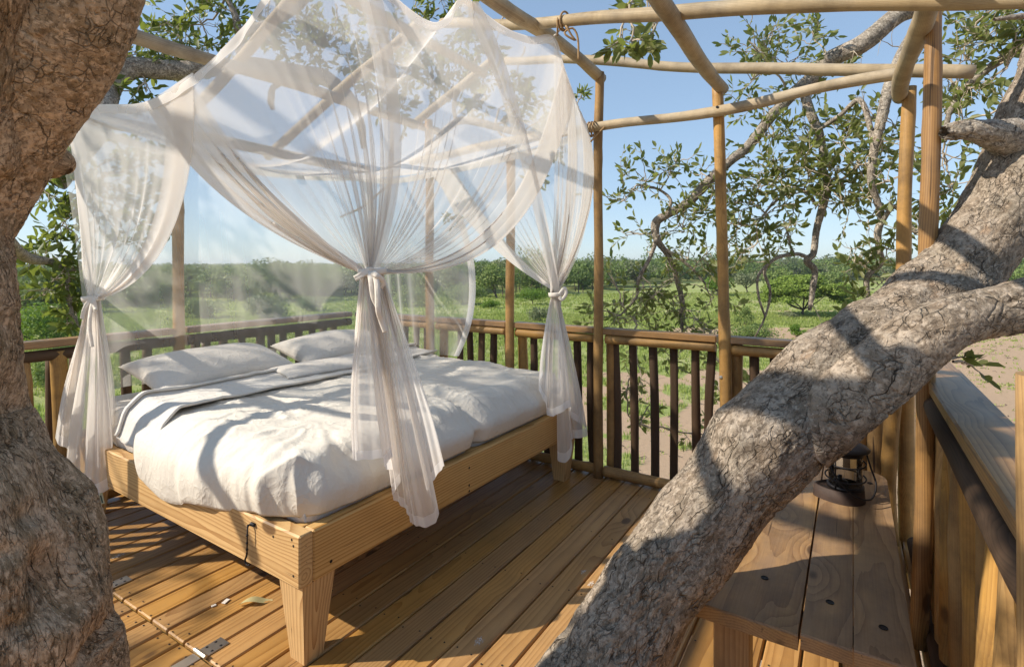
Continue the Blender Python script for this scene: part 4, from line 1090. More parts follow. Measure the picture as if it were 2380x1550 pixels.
# ------------------------------------------------------------------ the two near trees
def trunk_mesh(name, pts, ns, nr, amp, seed, ridge=1.0, stretch=1.0, knob=()):
    """pts: rows (x, y, z, radius). Bark relief is real geometry; 'bc' keeps the straightened bark coordinates."""
    pts = np.asarray(pts, float); q = spline(pts, nr); c = q[:, :3]; r = q[:, 3]
    t, n, b = frames(c); ln = np.r_[0, np.cumsum(np.linalg.norm(np.diff(c, axis=0), axis=1))]
    ph = np.linspace(0, 2*math.pi, ns, endpoint=False)
    rm = r.mean()
    bc = np.stack([np.repeat((rm*np.cos(ph))[None], nr, 0), np.repeat((rm*np.sin(ph))[None], nr, 0), np.repeat(ln[:, None], ns, 1)*stretch], -1)
    k_ = .2/rm if rm > .12 else 1.0            # relief keeps its scale on the big stems
    big = fbm(bc*3.2, 3, seed)*.045*rm/.2
    warp = np.stack([fbm(bc*8, 3, seed+40), fbm(bc*8, 3, seed+41), fbm(bc*8, 3, seed+42)], -1)*.09
    f1, f2 = worley((bc+warp)*np.array([15, 15, 7.5])*ridge, seed+3)
    gate = sstep(-.08, .18, fbm(bc*7, 3, seed+55))
    crack = 1-(1-sstep(.02, .13, f2-f1))*gate
    med = fbm(bc*16*ridge, 5, seed+9, .6); fin = fbm(bc*np.array([60, 60, 34])*ridge, 4, seed+19, .65)
    scale_ = 1-(1-sstep(.0, .16, np.subtract(*worley((bc+warp*.4)*np.array([40, 40, 24])*ridge, seed+13)[::-1])))*(1-gate)*.7
    hgt = .12+crack*.30+.30*(med*.5+.5)+.12*scale_+.30*(fin*.5+.5)-.12
    rad = r[:, None]+big+amp*(hgt-.62)
    for (kp, kr, kd) in knob:          # hollows and bosses at given world points
        pos = c[:, None]+r[:, None, None]*(np.cos(ph)[None, :, None]*n[:, None]+np.sin(ph)[None, :, None]*b[:, None])
        dd = (pos-np.asarray(kp))/np.asarray(kr); rad = rad+kd*np.exp(-(dd**2).sum(-1))
    v = c[:, None]+rad[..., None]*(np.cos(ph)[None, :, None]*n[:, None]+np.sin(ph)[None, :, None]*b[:, None])
    i = np.arange(nr-1)[:, None]*ns; j = np.arange(ns)[None]; j2 = (j+1) % ns
    f = np.stack([i+j, i+j2, i+ns+j2, i+ns+j], -1).reshape(-1, 4)
    v = v.reshape(-1, 3); bcv = bc.reshape(-1, 3)
    v = np.vstack([v, c[0]-t[0]*r[0]*.1, c[-1]+t[-1]*r[-1]*.5]); bcv = np.vstack([bcv, bcv[0], bcv[-1]]); hh = np.r_[hgt.ravel(), .7, .7]
    jj = np.arange(ns); k2 = (jj+1) % ns; m0 = nr*ns; e = (nr-1)*ns
    f = np.vstack([f, np.stack([np.full(ns, m0), k2, jj, jj], -1), np.stack([np.full(ns, m0+1), e+jj, e+k2, e+k2], -1)])
    me = mesh(name, v, [list(dict.fromkeys(map(int, x))) for x in f] if False else f[:-2*ns], True, {'bc': bcv, 'bh': hh})
    return me
def true_r(D):                  # measured half-widths are stretched away from the middle of a wide-angle picture
    D = [list(q) for q in D]; xy = np.array([[q[0], q[1]] for q in D], float); t = np.gradient(xy, axis=0); t /= np.linalg.norm(t, axis=1, keepdims=True)+1e-9
    o = []
    for q, tt in zip(D, t):
        n = np.array([-tt[1], tt[0]]); rv = np.array([q[0]-1190., q[1]-615.]); m = np.linalg.norm(rv)+1e-6; rv /= m; c = 1/math.sqrt(1+(m/F)**2)
        k = math.sqrt((n@rv)**2/c**2+(1-(n@rv)**2)); o.append([*q[:3], q[3]/k])
    return o
def limb(name, D, mat, parent, ns=96, nr=300, amp=.02, seed=1, ridge=1.0, smooth=True, knob=()):
    pts = [list(P(x, y, d))+[r] for x, y, d, r in true_r(D)]
    return link(name, trunk_mesh(name, pts, ns, nr, amp, seed, ridge, knob=knob), mat, parent)

ltree = empty('old_tree', (-2.2, .5, -3.5), 'thick brown-barked tree at the left edge, growing up through the deck', 'tree')
LK = .65
b0 = P(20, 1700, 1.75*LK)
Lp = [[b0[0]-.05, b0[1]-.05, -3.6, .52], [b0[0]-.02, b0[1]-.02, -2.2, .40], [b0[0], b0[1], -.9, .34]]
for x, y, d, r in true_r([(5, 1700, 1.75, .46), (-12, 1550, 1.75, .425), (-8, 1450, 1.75, .405), (-18, 1320, 1.75, .38), (-55, 1200, 1.75, .350), (-112, 1100, 1.76, .330), (-158, 1000, 1.77, .312), (-143, 820, 1.8, .305), (-150, 720, 1.8, .295), (-144, 640, 1.8, .29), (-136, 560, 1.8, .29), (-112, 460, 1.8, .29), (-92, 370, 1.8, .30), (-50, 240, 1.78, .30), (-25, 140, 1.75, .285), (-5, 0, 1.72, .27), (0, -150, 1.7, .26), (-10, -420, 1.65, .22)]):
    Lp.append(list(P(x, y, d*LK))+[r*LK])
hol = [(P(112, 1365, 1.10), (.045, .045, .062), -.065), (P(112, 1310, 1.10), (.03, .03, .035), -.03), (P(95, 1195, 1.09), (.035, .035, .022), -.035), (P(215, 1490, 1.17), (.05, .05, .02), -.04), (P(30, 1340, 1.05), (.06, .06, .07), .014), (P(225, 1350, 1.16), (.055, .06, .06), .014), (P(165, 1430, 1.13), (.05, .05, .025), .014), (P(60, 1450, 1.06), (.045, .045, .022), -.03), (P(15, 1010, 1.08), (.05, .06, .05), .015), (P(20, 760, 1.1), (.04, .05, .06), .012), (P(25, 1290, 1.04), (.03, .03, .02), -.02)]
link('trunk', trunk_mesh('trunk', Lp, 300, 900, .022, 4, 1.5, knob=hol), M['bark_l'], ltree)
limb('bough', [(x, y, d*LK, r*LK) for x, y, d, r in [(-110, 640, 1.88, .15), (-55, 520, 1.87, .16), (15, 400, 1.86, .145), (75, 270, 1.84, .165), (130, 150, 1.82, .19), (190, 20, 1.80, .185), (240, -120, 1.8, .175), (300, -330, 1.8, .15), (340, -700, 1.8, .13)]], M['bark_l'], ltree, 170, 460, .017, 14, 1.5)
limb('branch_stub', [(x, y, d*LK, r*LK) for x, y, d, r in [(40, 350, 2.0, .09), (110, 372, 2.05, .06), (142, 385, 2.1, .05), (152, 398, 2.1, .02)]], M['bark_l'], ltree, 40, 50, .012, 15, 1.8)
# the bough that runs behind the net
limb('bough', [(120, 420, 4.3, .12), (205, 330, 4.5, .115), (240, 260, 4.7, .115), (262, 192, 4.9, .12), (310, 158, 5.0, .10), (370, 162, 5.1, .09), (440, 165, 5.2, .085), (520, 158, 5.3, .08), (600, 155, 5.4, .085), (690, 170, 5.5, .085), (760, 185, 5.6, .07), (815, 235, 5.6, .06), (840, 300, 5.6, .045), (845, 345, 5.6, .03)], M['bark_s'], ltree, 40, 200, .02, 21, 1.2)

rtree = empty('leaning_tree', (-.6, .6, -3.5), 'rough grey-barked tree leaning across the deck in front of the bench', 'tree')
b1 = P(1180, 1900, 1.46)
Rp = [[b1[0]-1.5, b1[1]-.9, -3.6, .30], [b1[0]-.8, b1[1]-.5, -2.2, .25], [b1[0]-.32, b1[1]-.2, -1.0, .20]]
for x, y, d, r in true_r([(1190, 1850, 1.47, .170), (1408, 1550, 1.55, .163), (1482, 1420, 1.60, .152), (1564, 1296, 1.65, .156), (1664, 1166, 1.69, .158), (1754, 1046, 1.73, .158), (1846, 950, 1.78, .162), (1960, 858, 1.84, .176), (2082, 782, 1.92, .170), (2182, 688, 2.0, .168), (2272, 572, 2.05, .172), (2352, 430, 2.10, .172), (2412, 280, 2.13, .175), (2470, 130, 2.16, .17), (2540, -60, 2.2, .165), (2600, -300, 2.3, .15)]):
    Rp.append(list(P(x, y, d))+[r])
kn = [(P(1700, 1010, 1.62), (.06, .06, .05), .02), (P(1725, 935, 1.68), (.05, .05, .03), .018), (P(2200, 600, 1.9), (.05, .05, .06), -.03), (P(2080, 940, 1.8), (.10, .10, .06), .02)]
link('trunk', trunk_mesh('trunk', Rp, 280, 1000, .022, 27, 1.1, knob=kn), M['bark_r'], rtree)
limb('bough', [(1860, 1030, 1.70, .10), (1960, 935, 1.675, .118), (2060, 850, 1.66, .118), (2155, 775, 1.65, .103), (2255, 735, 1.66, .088), (2400, 706, 1.66, .086), (2560, 690, 1.70, .08), (2800, 640, 1.8, .07)], M['bark_r'], rtree, 190, 500, .014, 33, 1.2)
limb('branch_stub', [(2375, 330, 2.08, .105), (2312, 314, 2.04, .062), (2272, 304, 2.02, .040), (2240, 302, 2.02, .031), (2212, 306, 2.02, .027), (2194, 310, 2.02, .02)], M['bark_s'], rtree, 60, 90, .030, 35, 1.4)

# ---------------- boughs beyond the railing, twigs and leaves
LT = np.array([[0, 0, 0], [.28, .19, .03], [.68, .19, .02], [1, 0, -.05], [.68, -.19, .02], [.28, -.19, .03], [.33, 0, -.02], [.7, 0, -.03]])
LF = [[0, 6, 1], [1, 6, 7, 2], [2, 7, 3], [0, 5, 6], [5, 4, 7, 6], [4, 3, 7]]
LTRI = np.array([[0, 6, 1], [1, 6, 7], [1, 7, 2], [2, 7, 3], [0, 5, 6], [5, 4, 7], [5, 7, 6], [4, 3, 7]])
def norm(v): return v/(np.linalg.norm(v)+1e-9)
class Crown:
    def __init__(s, root, name, seed): s.root = root; s.tw = MB(); s.L = []; s.rng = np.random.default_rng(seed); s.name = name; s.anchor = []
    def bough(s, D, mat='bark_s', ns=20, nr=90, amp=.012, seed=1, name='branch'):
        r_ = s.rng; pts = np.array([list(P(x, y, d))+[r] for x, y, d, r in D])
        pts[1:-1, :3] += r_.normal(0, 1, (len(pts)-2, 3))*pts[1:-1, 3:4]*.35
        link(name, trunk_mesh(name, pts, ns, nr, amp, seed, 1.5), M[mat], s.root)
        for p in spline(pts, max(8, nr//3)): s.anchor.append(p)
    def twig(s, a, b, r0, r1, bend=.15, n=9, ns=5):
        a, b = np.asarray(a, float), np.asarray(b, float); l = np.linalg.norm(b-a)
        m = (a+b)/2+s.rng.normal(0, 1, 3)*l*bend
        k = np.linspace(0, 1, n)[:, None]; p = (1-k)**2*a+2*k*(1-k)*m+k*k*b
        p[1:-1] += s.rng.normal(0, 1, (n-2, 3))*l*.018
        s.tw.tube(p, np.linspace(r0, r1, n), ns, False); return p
    def leaves(s, p, size, every=.028, spread=1.0, droop=.15):
        d = np.r_[0, np.cumsum(np.linalg.norm(np.diff(p, axis=0), axis=1))]
        n = max(2, int(d[-1]/every)); side = 1
        for k in range(n):
            t = d[-1]*(.15+.85*(k+.5)/n); i = min(len(p)-2, np.searchsorted(d, t)-1); i = max(i, 0)
            f = (t-d[i])/(d[i+1]-d[i]+1e-9); q = p[i]*(1-f)+p[i+1]*f; ax = norm(p[i+1]-p[i])
            o = norm(np.cross(ax, s.rng.normal(0, 1, 3)))
            dr = norm(ax*.75+o*spread*.9+np.array([0, 0, -droop])+s.rng.normal(0, .2, 3))
            s.put(q, dr, size*s.rng.uniform(.5, 1.25))
        s.put(p[-1], norm(p[-1]-p[-2]), size)
    def put(s, q, dr, sz):
        y = norm(np.cross(dr, s.rng.normal(0, 1, 3))); z = np.cross(dr, y)
        s.L.append((q, np.stack([dr, y, z], 1)*sz*np.array([1, s.rng.uniform(.7, 1.15), s.rng.uniform(.2, 3.2)])))
    def cluster(s, c, rad, n, size, every=.03, sub=3, root=None, up=.2, tr=.006, droop=.15):
        """a spray: one twig from the nearest branch to the middle, side shoots fan out from it and carry leaves"""
        c = np.asarray(c, float)
        A = np.array([q[:3] for q in s.anchor]); 
        a = A[np.argmin(np.linalg.norm(A-c, axis=1)+0*c[0])] if root is None else np.asarray(root)
        l = np.linalg.norm(c-a)
        main = s.twig(a, c, min(.004+.012*l, .014), .004, .16, 12, 6)
        for k in range(n):
            st = main[s.rng.integers(max(3, len(main)//2), len(main))]
            o = s.rng.normal(0, 1, 3); o[2] += up; o = norm(o)
            e = c+o*rad*s.rng.uniform(.45, 1.0)
            tw = s.twig(st, e, .004, .0018, .18, 8, 4)
            s.leaves(tw[3:], size, every, droop=droop)
            for j in range(sub):
                st2 = tw[s.rng.integers(3, len(tw))]; e2 = st2+norm(s.rng.normal(0, 1, 3)+norm(e-st)*.6+np.array([0, 0, up*.5]))*rad*s.rng.uniform(.25, .55)
                s.leaves(s.twig(st2, e2, .0022, .001, .15, 6, 4), size, every, droop=droop)
        s.anchor += [np.r_[q, .004] for q in main[::3]]
    def bare(s, c, n, ln, base):
        for k in range(n):
            a = base[s.rng.integers(0, len(base))][:3]; e = a+norm(s.rng.normal(0, 1, 3)+np.array([0, 0, -.3]))*ln*s.rng.uniform(.5, 1)
            t = s.twig(a, e, .005, .0012, .25, 9, 5)
            for j in range(2): s.twig(t[s.rng.integers(3, 8)], t[-1]+s.rng.normal(0, 1, 3)*ln*.25, .002, .0008, .2, 6, 4)
    def done(s, mat, limit=290):
        tag(s.tw.build('twigs', M['twig'], s.root, True), kind='stuff')
        q = np.array([l[0] for l in s.L]); sz = np.array([np.linalg.norm(l[1][:, 0]) for l in s.L]); pr = proj(q)
        vis = (pr[:, 2] > .3) & (pr[:, 0] > -20) & (pr[:, 0] < 2400) & (pr[:, 1] > -20) & (pr[:, 1] < 1570)
        key = np.where(vis, sz/np.maximum(pr[:, 2], .1), 0); order = np.argsort(-key)
        big = [i for i in order[:limit] if key[i] > 0]; bs = set(big)
        me = mesh('leaf', LT, LF, True); me.materials.append(mat)
        for i in big:
            m = Matrix(s.L[i][1].tolist()).to_4x4(); m.translation = Vector(s.L[i][0]); link('leaf', me, mat, s.root, m)
        rest = [l for i, l in enumerate(s.L) if i not in bs]
        if rest:
            Rr = np.array([l[1] for l in rest]); Q = np.array([l[0] for l in rest])
            v = (np.einsum('nij,kj->nki', Rr, LT)+Q[:, None]).reshape(-1, 3)
            f = (LTRI[None]+np.arange(len(rest))[:, None, None]*8).reshape(-1, 3)
            lv = np.repeat(s.rng.random(len(rest)), 8)
            tag(link('foliage', mesh('foliage', v, f, True, {'lv': lv}), mat, s.root), kind='stuff')
        print(s.name, 'leaves', len(s.L), 'single', len(big))

cr = Crown(rtree, 'right', 5)
cr.bough([(2560, -260, 3.2, .10), (2380, -120, 3.6, .085), (2210, -12, 3.95, .075), (2100, 38, 4.05, .072), (1990, 95, 4.1, .070), (1932, 138, 4.15, .062), (1890, 182, 4.2, .055), (1850, 212, 4.2, .047), (1790, 270, 4.25, .042), (1740, 330, 4.3, .040), (1690, 382, 4.3, .037), (1648, 425, 4.35, .034), (1600, 472, 4.4, .032), (1552, 502, 4.4, .034), (1527, 520, 4.4, .036), (1532, 552, 4.4, .028), (1558, 600, 4.45, .022), (1572, 645, 4.5, .018), (1588, 710, 4.5, .014), (1584, 765, 4.5, .010)], ns=32, nr=320, amp=.016, seed=61, name='bough')
cr.bough([(1872, 195, 4.18, .038), (1872, 225, 4.15, .036), (1878, 256, 4.1, .034), (1898, 303, 4.1, .032), (1912, 347, 4.1, .028), (1908, 383, 4.1, .026), (1925, 431, 4.1, .025), (1914, 475, 4.1, .025), (1902, 530, 4.1, .024), (1887, 588, 4.1, .024), (1878, 604, 4.1, .023), (1896, 624, 4.1, .021), (1890, 665, 4.1, .020), (1882, 722, 4.1, .013)], nr=160, seed=62)
cr.bough([(1880, 600, 4.1, .016), (1856, 590, 4.1, .015), (1840, 592, 4.1, .014), (1806, 598, 4.1, .013), (1778, 628, 4.12, .012), (1790, 678, 4.12, .011), (1776, 735, 4.15, .009), (1752, 788, 4.2, .006)], nr=80, ns=12, seed=63, amp=.006)
cr.bough([(1832, 592, 4.1, .010), (1796, 604, 4.1, .009), (1762, 640, 4.1, .009), (1764, 690, 4.12, .008), (1778, 735, 4.14, .007)], nr=50, ns=10, seed=64, amp=.005)
cr.bough([(1846, 592, 4.1, .010), (1836, 572, 4.1, .009), (1830, 545, 4.1, .008), (1822, 515, 4.12, .006)], nr=40, ns=10, seed=65, amp=.005)
cr.bough([(2160, 30, 3.9, .05), (2098, 128, 3.8, .040), (2066, 205, 3.75, .036), (2051, 267, 3.7, .034), (2037, 314, 3.7, .031), (2022, 365, 3.7, .028), (2022, 420, 3.7, .026), (2035, 470, 3.7, .025), (2048, 504, 3.7, .024), (2036, 552, 3.7, .024), (2046, 590, 3.7, .019), (2052, 606, 3.7, .017), (2016, 646, 3.7, .014), (2021, 714, 3.7, .010)], nr=170, seed=66)
cr.bough([(2030, 325, 3.72, .018), (2000, 235, 3.8, .017), (1950, 268, 3.95, .016), (1900, 303, 4.08, .014)], nr=60, ns=12, seed=67, amp=.006)
cr.bough([(2035, 548, 3.7, .015), (2075, 480, 3.6, .014), (2105, 500, 3.55, .012), (2130, 545, 3.5, .010)], nr=60, ns=12, seed=68, amp=.006)
cr.bough([(1530, 545, 4.4, .020), (1512, 600, 4.4, .016), (1488, 650, 4.4, .015), (1478, 690, 4.45, .012), (1440, 735, 4.5, .008)], nr=60, ns=14, seed=69, amp=.008)
cr.bough([(1548, 580, 4.4, .015), (1600, 620, 4.4, .012), (1640, 660, 4.4, .008)], nr=40, ns=10, seed=70, amp=.006)
cr.bough([(1545, 505, 4.4, .016), (1560, 470, 4.4, .012), (1530, 440, 4.45, .009), (1480, 430, 4.5, .006)], nr=40, ns=10, seed=71, amp=.006)
cr.bough([(2640, -160, 2.6, .07), (2520, 20, 3.0, .05), (2420, 90, 3.2, .035), (2330, 130, 3.3, .022), (2260, 190, 3.35, .016), (2215, 250, 3.35, .012), (2195, 330, 3.35, .008)], nr=90, ns=14, seed=72, amp=.008)
cr.bough([(2420, 40, 2.9, .02), (2370, 42, 2.9, .016), (2310, 46, 2.9, .010)], nr=40, ns=10, seed=73, amp=.006)
cr.bough([(1900, 480, 4.1, .012), (1860, 440, 4.15, .010), (1800, 470, 4.2, .008), (1760, 520, 4.2, .005)], nr=40, ns=10, seed=74, amp=.005)
LS = .070
#      px    py   d   radius n  size
for px_, py_, d, rad, n, sz in [
    (1740, 95, 4.1, .24, 6, LS), (1800, 60, 4.15, .22, 5, LS), (1830, 150, 4.2, .24, 6, LS), (1745, 185, 4.2, .20, 5, LS), (1890, 80, 4.3, .2, 5, LS), (1905, 190, 4.3, .18, 4, LS),
    (1770, 240, 4.3, .22, 4, LS), (1730, 250, 4.35, .18, 4, LS), (1945, 150, 4.4, .15, 3, LS),
    (1500, 420, 4.5, .24, 6, LS), (1445, 470, 4.5, .22, 6, LS), (1560, 400, 4.5, .22, 6, LS), (1460, 540, 4.5, .18, 4, LS), (1590, 370, 4.5, .14, 3, LS), (1625, 395, 4.45, .16, 4, LS),
    (1590, 540, 4.4, .26, 8, LS*.9), (1640, 500, 4.4, .25, 7, LS), (1650, 590, 4.4, .24, 7, LS), (1600, 600, 4.4, .24, 6, LS*.9), (1560, 655, 4.4, .22, 6, LS*.9), (1700, 520, 4.3, .25, 7, LS), (1730, 470, 4.3, .25, 7, LS), (1690, 430, 4.3, .22, 6, LS),
    (1760, 420, 4.2, .26, 7, LS), (1810, 390, 4.2, .26, 7, LS), (1840, 450, 4.1, .26, 8, LS*1.1), (1780, 500, 4.2, .25, 7, LS), (1850, 330, 4.1, .24, 6, LS), (1800, 320, 4.2, .2, 5, LS), (1960, 330, 4.0, .26, 8, LS*1.1), (1990, 390, 3.9, .26, 8, LS*1.1), (1950, 420, 3.9, .24, 7, LS*1.15), (1880, 400, 4.0, .22, 6, LS*1.1),
    (1960, 480, 3.9, .2, 5, LS), (2010, 460, 3.8, .18, 4, LS), (1830, 530, 4.1, .2, 5, LS), (1760, 560, 4.15, .18, 4, LS), (2050, 330, 3.7, .2, 5, LS), (2070, 420, 3.6, .16, 4, LS), (1720, 590, 4.2, .18, 4, LS*.9),
    (2060, 280, 3.8, .16, 4, LS), (2010, 270, 3.9, .16, 4, LS),
    (2010, 620, 3.7, .14, 4, LS), (1985, 590, 3.75, .14, 4, LS), (2060, 650, 3.6, .14, 4, LS), (2030, 700, 3.6, .16, 5, LS*1.1), (2070, 580, 3.6, .12, 3, LS), (1990, 760, 3.6, .12, 4, LS*1.1), (1960, 780, 3.4, .08, 3, LS),
    (1500, 690, 4.5, .22, 7, LS), (1440, 700, 4.5, .22, 7, LS), (1395, 720, 4.5, .17, 5, LS), (1480, 750, 4.5, .20, 6, LS), (1550, 720, 4.5, .22, 7, LS), (1620, 740, 4.5, .2, 6, LS), (1660, 690, 4.45, .18, 5, LS), (1590, 790, 4.5, .2, 5, LS), (1655, 770, 4.4, .14, 4, LS), (1410, 650, 4.5, .14, 3, LS),
    (1480, 850, 4.4, .18, 4, LS), (1450, 920, 4.4, .16, 4, LS), (1480, 990, 4.4, .13, 3, LS), (1560, 850, 4.4, .15, 3, LS), (1660, 850, 4.2, .12, 3, LS), (1640, 1010, 4.1, .12, 3, LS), (1740, 900, 4.1, .12, 3, LS), (1510, 940, 4.4, .1, 2, LS), (1650, 930, 4.2, .1, 2, LS),
    (2230, 110, 3.3, .22, 5, LS), (2300, 80, 3.3, .22, 5, LS*1.1), (2340, 160, 3.2, .2, 5, LS*1.1), (2270, 200, 3.3, .2, 5, LS), (2210, 180, 3.4, .2, 5, LS), (2230, 60, 3.4, .16, 4, LS), (2310, 20, 3.2, .18, 4, LS), (2360, 90, 3.1, .14, 4, LS*1.1), (2200, 380, 3.4, .18, 5, LS), (2220, 440, 3.3, .14, 4, LS), (2190, 450, 3.4, .14, 4, LS), (2240, 280, 3.2, .12, 3, LS), (2205, 260, 3.4, .12, 3, LS), (2370, 230, 3.0, .14, 3, LS), (2200, 540, 3.3, .12, 3, LS), (2140, 620, 3.3, .14, 4, LS), (2120, 540, 3.4, .14, 3, LS)]:
    cr.cluster(P(px_, py_, d), rad*1.25, n+(2 if px_ > 1680 and py_ < 620 else 0), sz, every=.035, sub=2)
# sprays hanging into the top of the view
for px_, py_, d, rad, n, sz in [(1480, 30, 3.0, .12, 5, .085), (1440, 95, 2.9, .10, 4, .085), (1470, 110, 2.9, .09, 4, .085), (1510, 100, 2.9, .09, 4, .09), (1505, 20, 3.0, .10, 4, .085)]:
    cr.cluster(P(px_, py_, d), rad, n, sz, root=P(1500, -60, 3.1), every=.03, sub=1, up=-.6)
cr.cluster(P(2260, 850, 1.75), .055, 3, .055, root=P(2215, 840, 1.72), every=.03, sub=0)
cr.cluster(P(2225, 830, 1.75), .04, 2, .05, root=P(2205, 835, 1.72), every=.03, sub=0)
cr.bare(None, 46, .30, [a for a in cr.anchor if a[3] > .006][:400])
cr.bare(None, 24, .28, [np.r_[P(x, y, 4.45), 1] for x, y in ((1490, 655), (1560, 690), (1585, 720), (1450, 740), (1600, 760), (1480, 880), (1690, 560))])
cr.done(M['leaf'])

cl = Crown(ltree, 'left', 9)
cl.bough([(-40, 500, 2.6, .05), (60, 590, 3.6, .035), (120, 610, 4.2, .028), (160, 625, 4.3, .022), (215, 618, 4.4, .012)], nr=80, ns=14, seed=81, amp=.008)
cl.bough([(140, 618, 4.2, .02), (160, 640, 4.2, .018), (155, 690, 4.2, .016), (170, 735, 4.2, .012), (190, 765, 4.2, .008)], nr=60, ns=12, seed=82, amp=.006)
cl.bough([(60, 400, 4.0, .03), (130, 395, 4.1, .022), (170, 402, 4.2, .016), (200, 420, 4.3, .010), (215, 450, 4.3, .006)], nr=60, ns=12, seed=83, amp=.006)
cl.bough([(760, -90, 5.2, .05), (700, 0, 5.2, .045), (640, 45, 5.2, .04), (565, 75, 5.2, .04), (545, 35, 5.2, .03), (525, -10, 5.2, .022)], nr=60, ns=12, seed=84, amp=.008)
cl.bough([(560, 90, 5.2, .04), (560, 130, 5.2, .04), (600, 165, 5.3, .045)], nr=30, ns=14, seed=85, amp=.01)
cl.bough([(700, 172, 5.5, .035), (640, 200, 5.45, .03), (632, 240, 5.4, .035), (634, 255, 5.4, .02)], nr=40, ns=14, seed=86, amp=.012)
cl.bough([(1290, 320, 5.2, .02), (1190, 305, 5.3, .03), (1118, 284, 5.4, .04), (1073, 284, 5.4, .04), (1039, 300, 5.4, .038), (1015, 325, 5.4, .034), (985, 370, 5.4, .028), (1000, 400, 5.4, .022), (1060, 450, 5.3, .016), (1120, 500, 5.3, .01)], nr=90, ns=16, seed=87, amp=.01)
cl.bough([(1060, 285, 5.4, .02), (1058, 235, 5.5, .018), (1080, 190, 5.5, .016), (1110, 130, 5.5, .012)], nr=50, ns=10, seed=88, amp=.006)
cl.bough([(925, 415, 5.2, .012), (880, 450, 5.2, .010), (845, 480, 5.2, .010), (790, 505, 5.2, .007)], nr=50, ns=10, seed=89, amp=.005)
l2 = .10
for px_, py_, d, rad, n, sz in [(370, 60, 5.2, .30, 8, l2), (420, 95, 5.2, .32, 9, l2), (360, 120, 5.2, .28, 7, l2), (470, 60, 5.2, .30, 8, l2), (480, 120, 5.3, .28, 7, l2), (320, 95, 5.1, .25, 5, l2), (300, 145, 5.0, .24, 5, l2), (410, 140, 5.2, .26, 6, l2), (540, 30, 5.2, .26, 6, l2), (470, 10, 5.2, .24, 5, l2), (290, 60, 5.0, .16, 3, l2),
    (340, 215, 5.0, .15, 4, l2), (300, 240, 4.9, .10, 3, l2), (270, 130, 4.9, .12, 3, l2), (250, 195, 4.8, .10, 2, l2),
    (620, 60, 5.5, .3, 6, l2), (690, 60, 5.6, .3, 7, l2), (760, 100, 5.7, .32, 8, l2), (640, 120, 5.6, .26, 6, l2), (720, 140, 5.7, .28, 6, l2), (830, 60, 5.8, .32, 8, l2), (850, 160, 5.8, .32, 8, l2), (880, 220, 5.8, .28, 8, l2), (900, 120, 5.9, .32, 8, l2), (960, 170, 5.9, .30, 8, l2), (930, 250, 5.8, .26, 6, l2), (1000, 110, 6.0, .3, 8, l2), (1010, 200, 5.9, .28, 7, l2), (1060, 160, 5.9, .28, 7, l2), (1090, 100, 6.0, .26, 6, l2), (1120, 200, 5.9, .26, 6, l2), (1060, 60, 6.0, .28, 6, l2), (1150, 130, 6.0, .24, 5, l2), (950, 60, 6.0, .3, 7, l2), (1110, 250, 5.8, .22, 5, l2), (1020, 10, 6.0, .25, 5, l2), (1200, 200, 5.9, .2, 4, l2), (1250, 240, 5.8, .2, 4, l2), (1200, 260, 5.8, .18, 4, l2),
    (1350, 205, 5.4, .12, 4, .08), (1335, 240, 5.4, .10, 3, .08), (1310, 350, 5.3, .14, 4, .08), (1240, 290, 5.3, .14, 3, .08), (1270, 430, 5.3, .12, 3, .07), (1050, 510, 5.3, .08, 2, .06),
    (110, 450, 4.2, .20, 6, l2*.95), (150, 470, 4.3, .18, 6, l2*.95), (190, 500, 4.3, .18, 5, l2*.95), (140, 530, 4.2, .18, 5, l2*.95), (180, 560, 4.3, .16, 4, l2*.95), (110, 560, 4.2, .14, 4, l2*.95), (170, 420, 4.2, .14, 4, l2*.95), (100, 600, 4.0, .15, 5, l2), (120, 650, 4.1, .18, 6, l2), (100, 690, 4.1, .16, 5, l2), (150, 660, 4.2, .14, 4, l2), (180, 745, 4.2, .14, 6, l2), (150, 740, 4.2, .12, 4, l2), (160, 700, 4.2, .10, 4, l2), (160, 385, 4.1, .10, 3, l2),
    (290, 350, 5.0, .22, 6, l2), (340, 380, 5.0, .22, 6, l2), (270, 430, 4.9, .2, 6, l2), (330, 460, 5.0, .22, 7, l2), (380, 440, 5.0, .2, 6, l2), (290, 500, 4.9, .2, 6, l2), (350, 520, 5.0, .2, 6, l2), (300, 570, 4.9, .18, 4, l2), (400, 350, 5.1, .2, 5, l2)]:
    rt = None
    if 1120 < px_ < 1340 and py_ > 200: rt = P(1150, 290, 5.35)
    elif 260 < px_ < 420 and py_ > 300: rt = P(200, 420, 4.6)
    elif 600 < px_ < 1260 and py_ < 300: rt = P(px_+20, py_-90, d+.15)
    cl.cluster(P(px_, py_, d), rad, n+(3 if 600 < px_ < 1270 else 0), sz, every=.038, sub=2, root=rt)
# the crown overhead and to the left, which dapples bed and deck
Lv = np.array(L)
def wbough(pts, seed, nr=60):
    pts = np.array(pts, float); link('bough', trunk_mesh('bough', pts, 20, nr, .012, seed, 1.5), M['bark_s'], ltree)
    for p in spline(pts, nr//3): cl.anchor.append(p)
cl.anchor = []
tt_ = Lp[-1]
wbough([tt_, [-1.7, .0, 3.0, .12], [-2.6, -.5, 3.7, .10], [-4.0, -.9, 4.3, .08], [-5.4, -1.0, 4.7, .06], [-6.8, -.9, 5.0, .04], [-8.0, -.6, 5.2, .02]], 91, 120)
wbough([[-4.0, -.9, 4.3, .06], [-5.0, -.2, 4.6, .045], [-6.0, .4, 4.9, .035], [-7.2, .9, 5.0, .015]], 92)
wbough([[-2.6, -.5, 3.7, .06], [-3.4, -1.4, 4.1, .045], [-4.2, -2.0, 4.4, .03], [-5.2, -2.4, 4.6, .012]], 93)
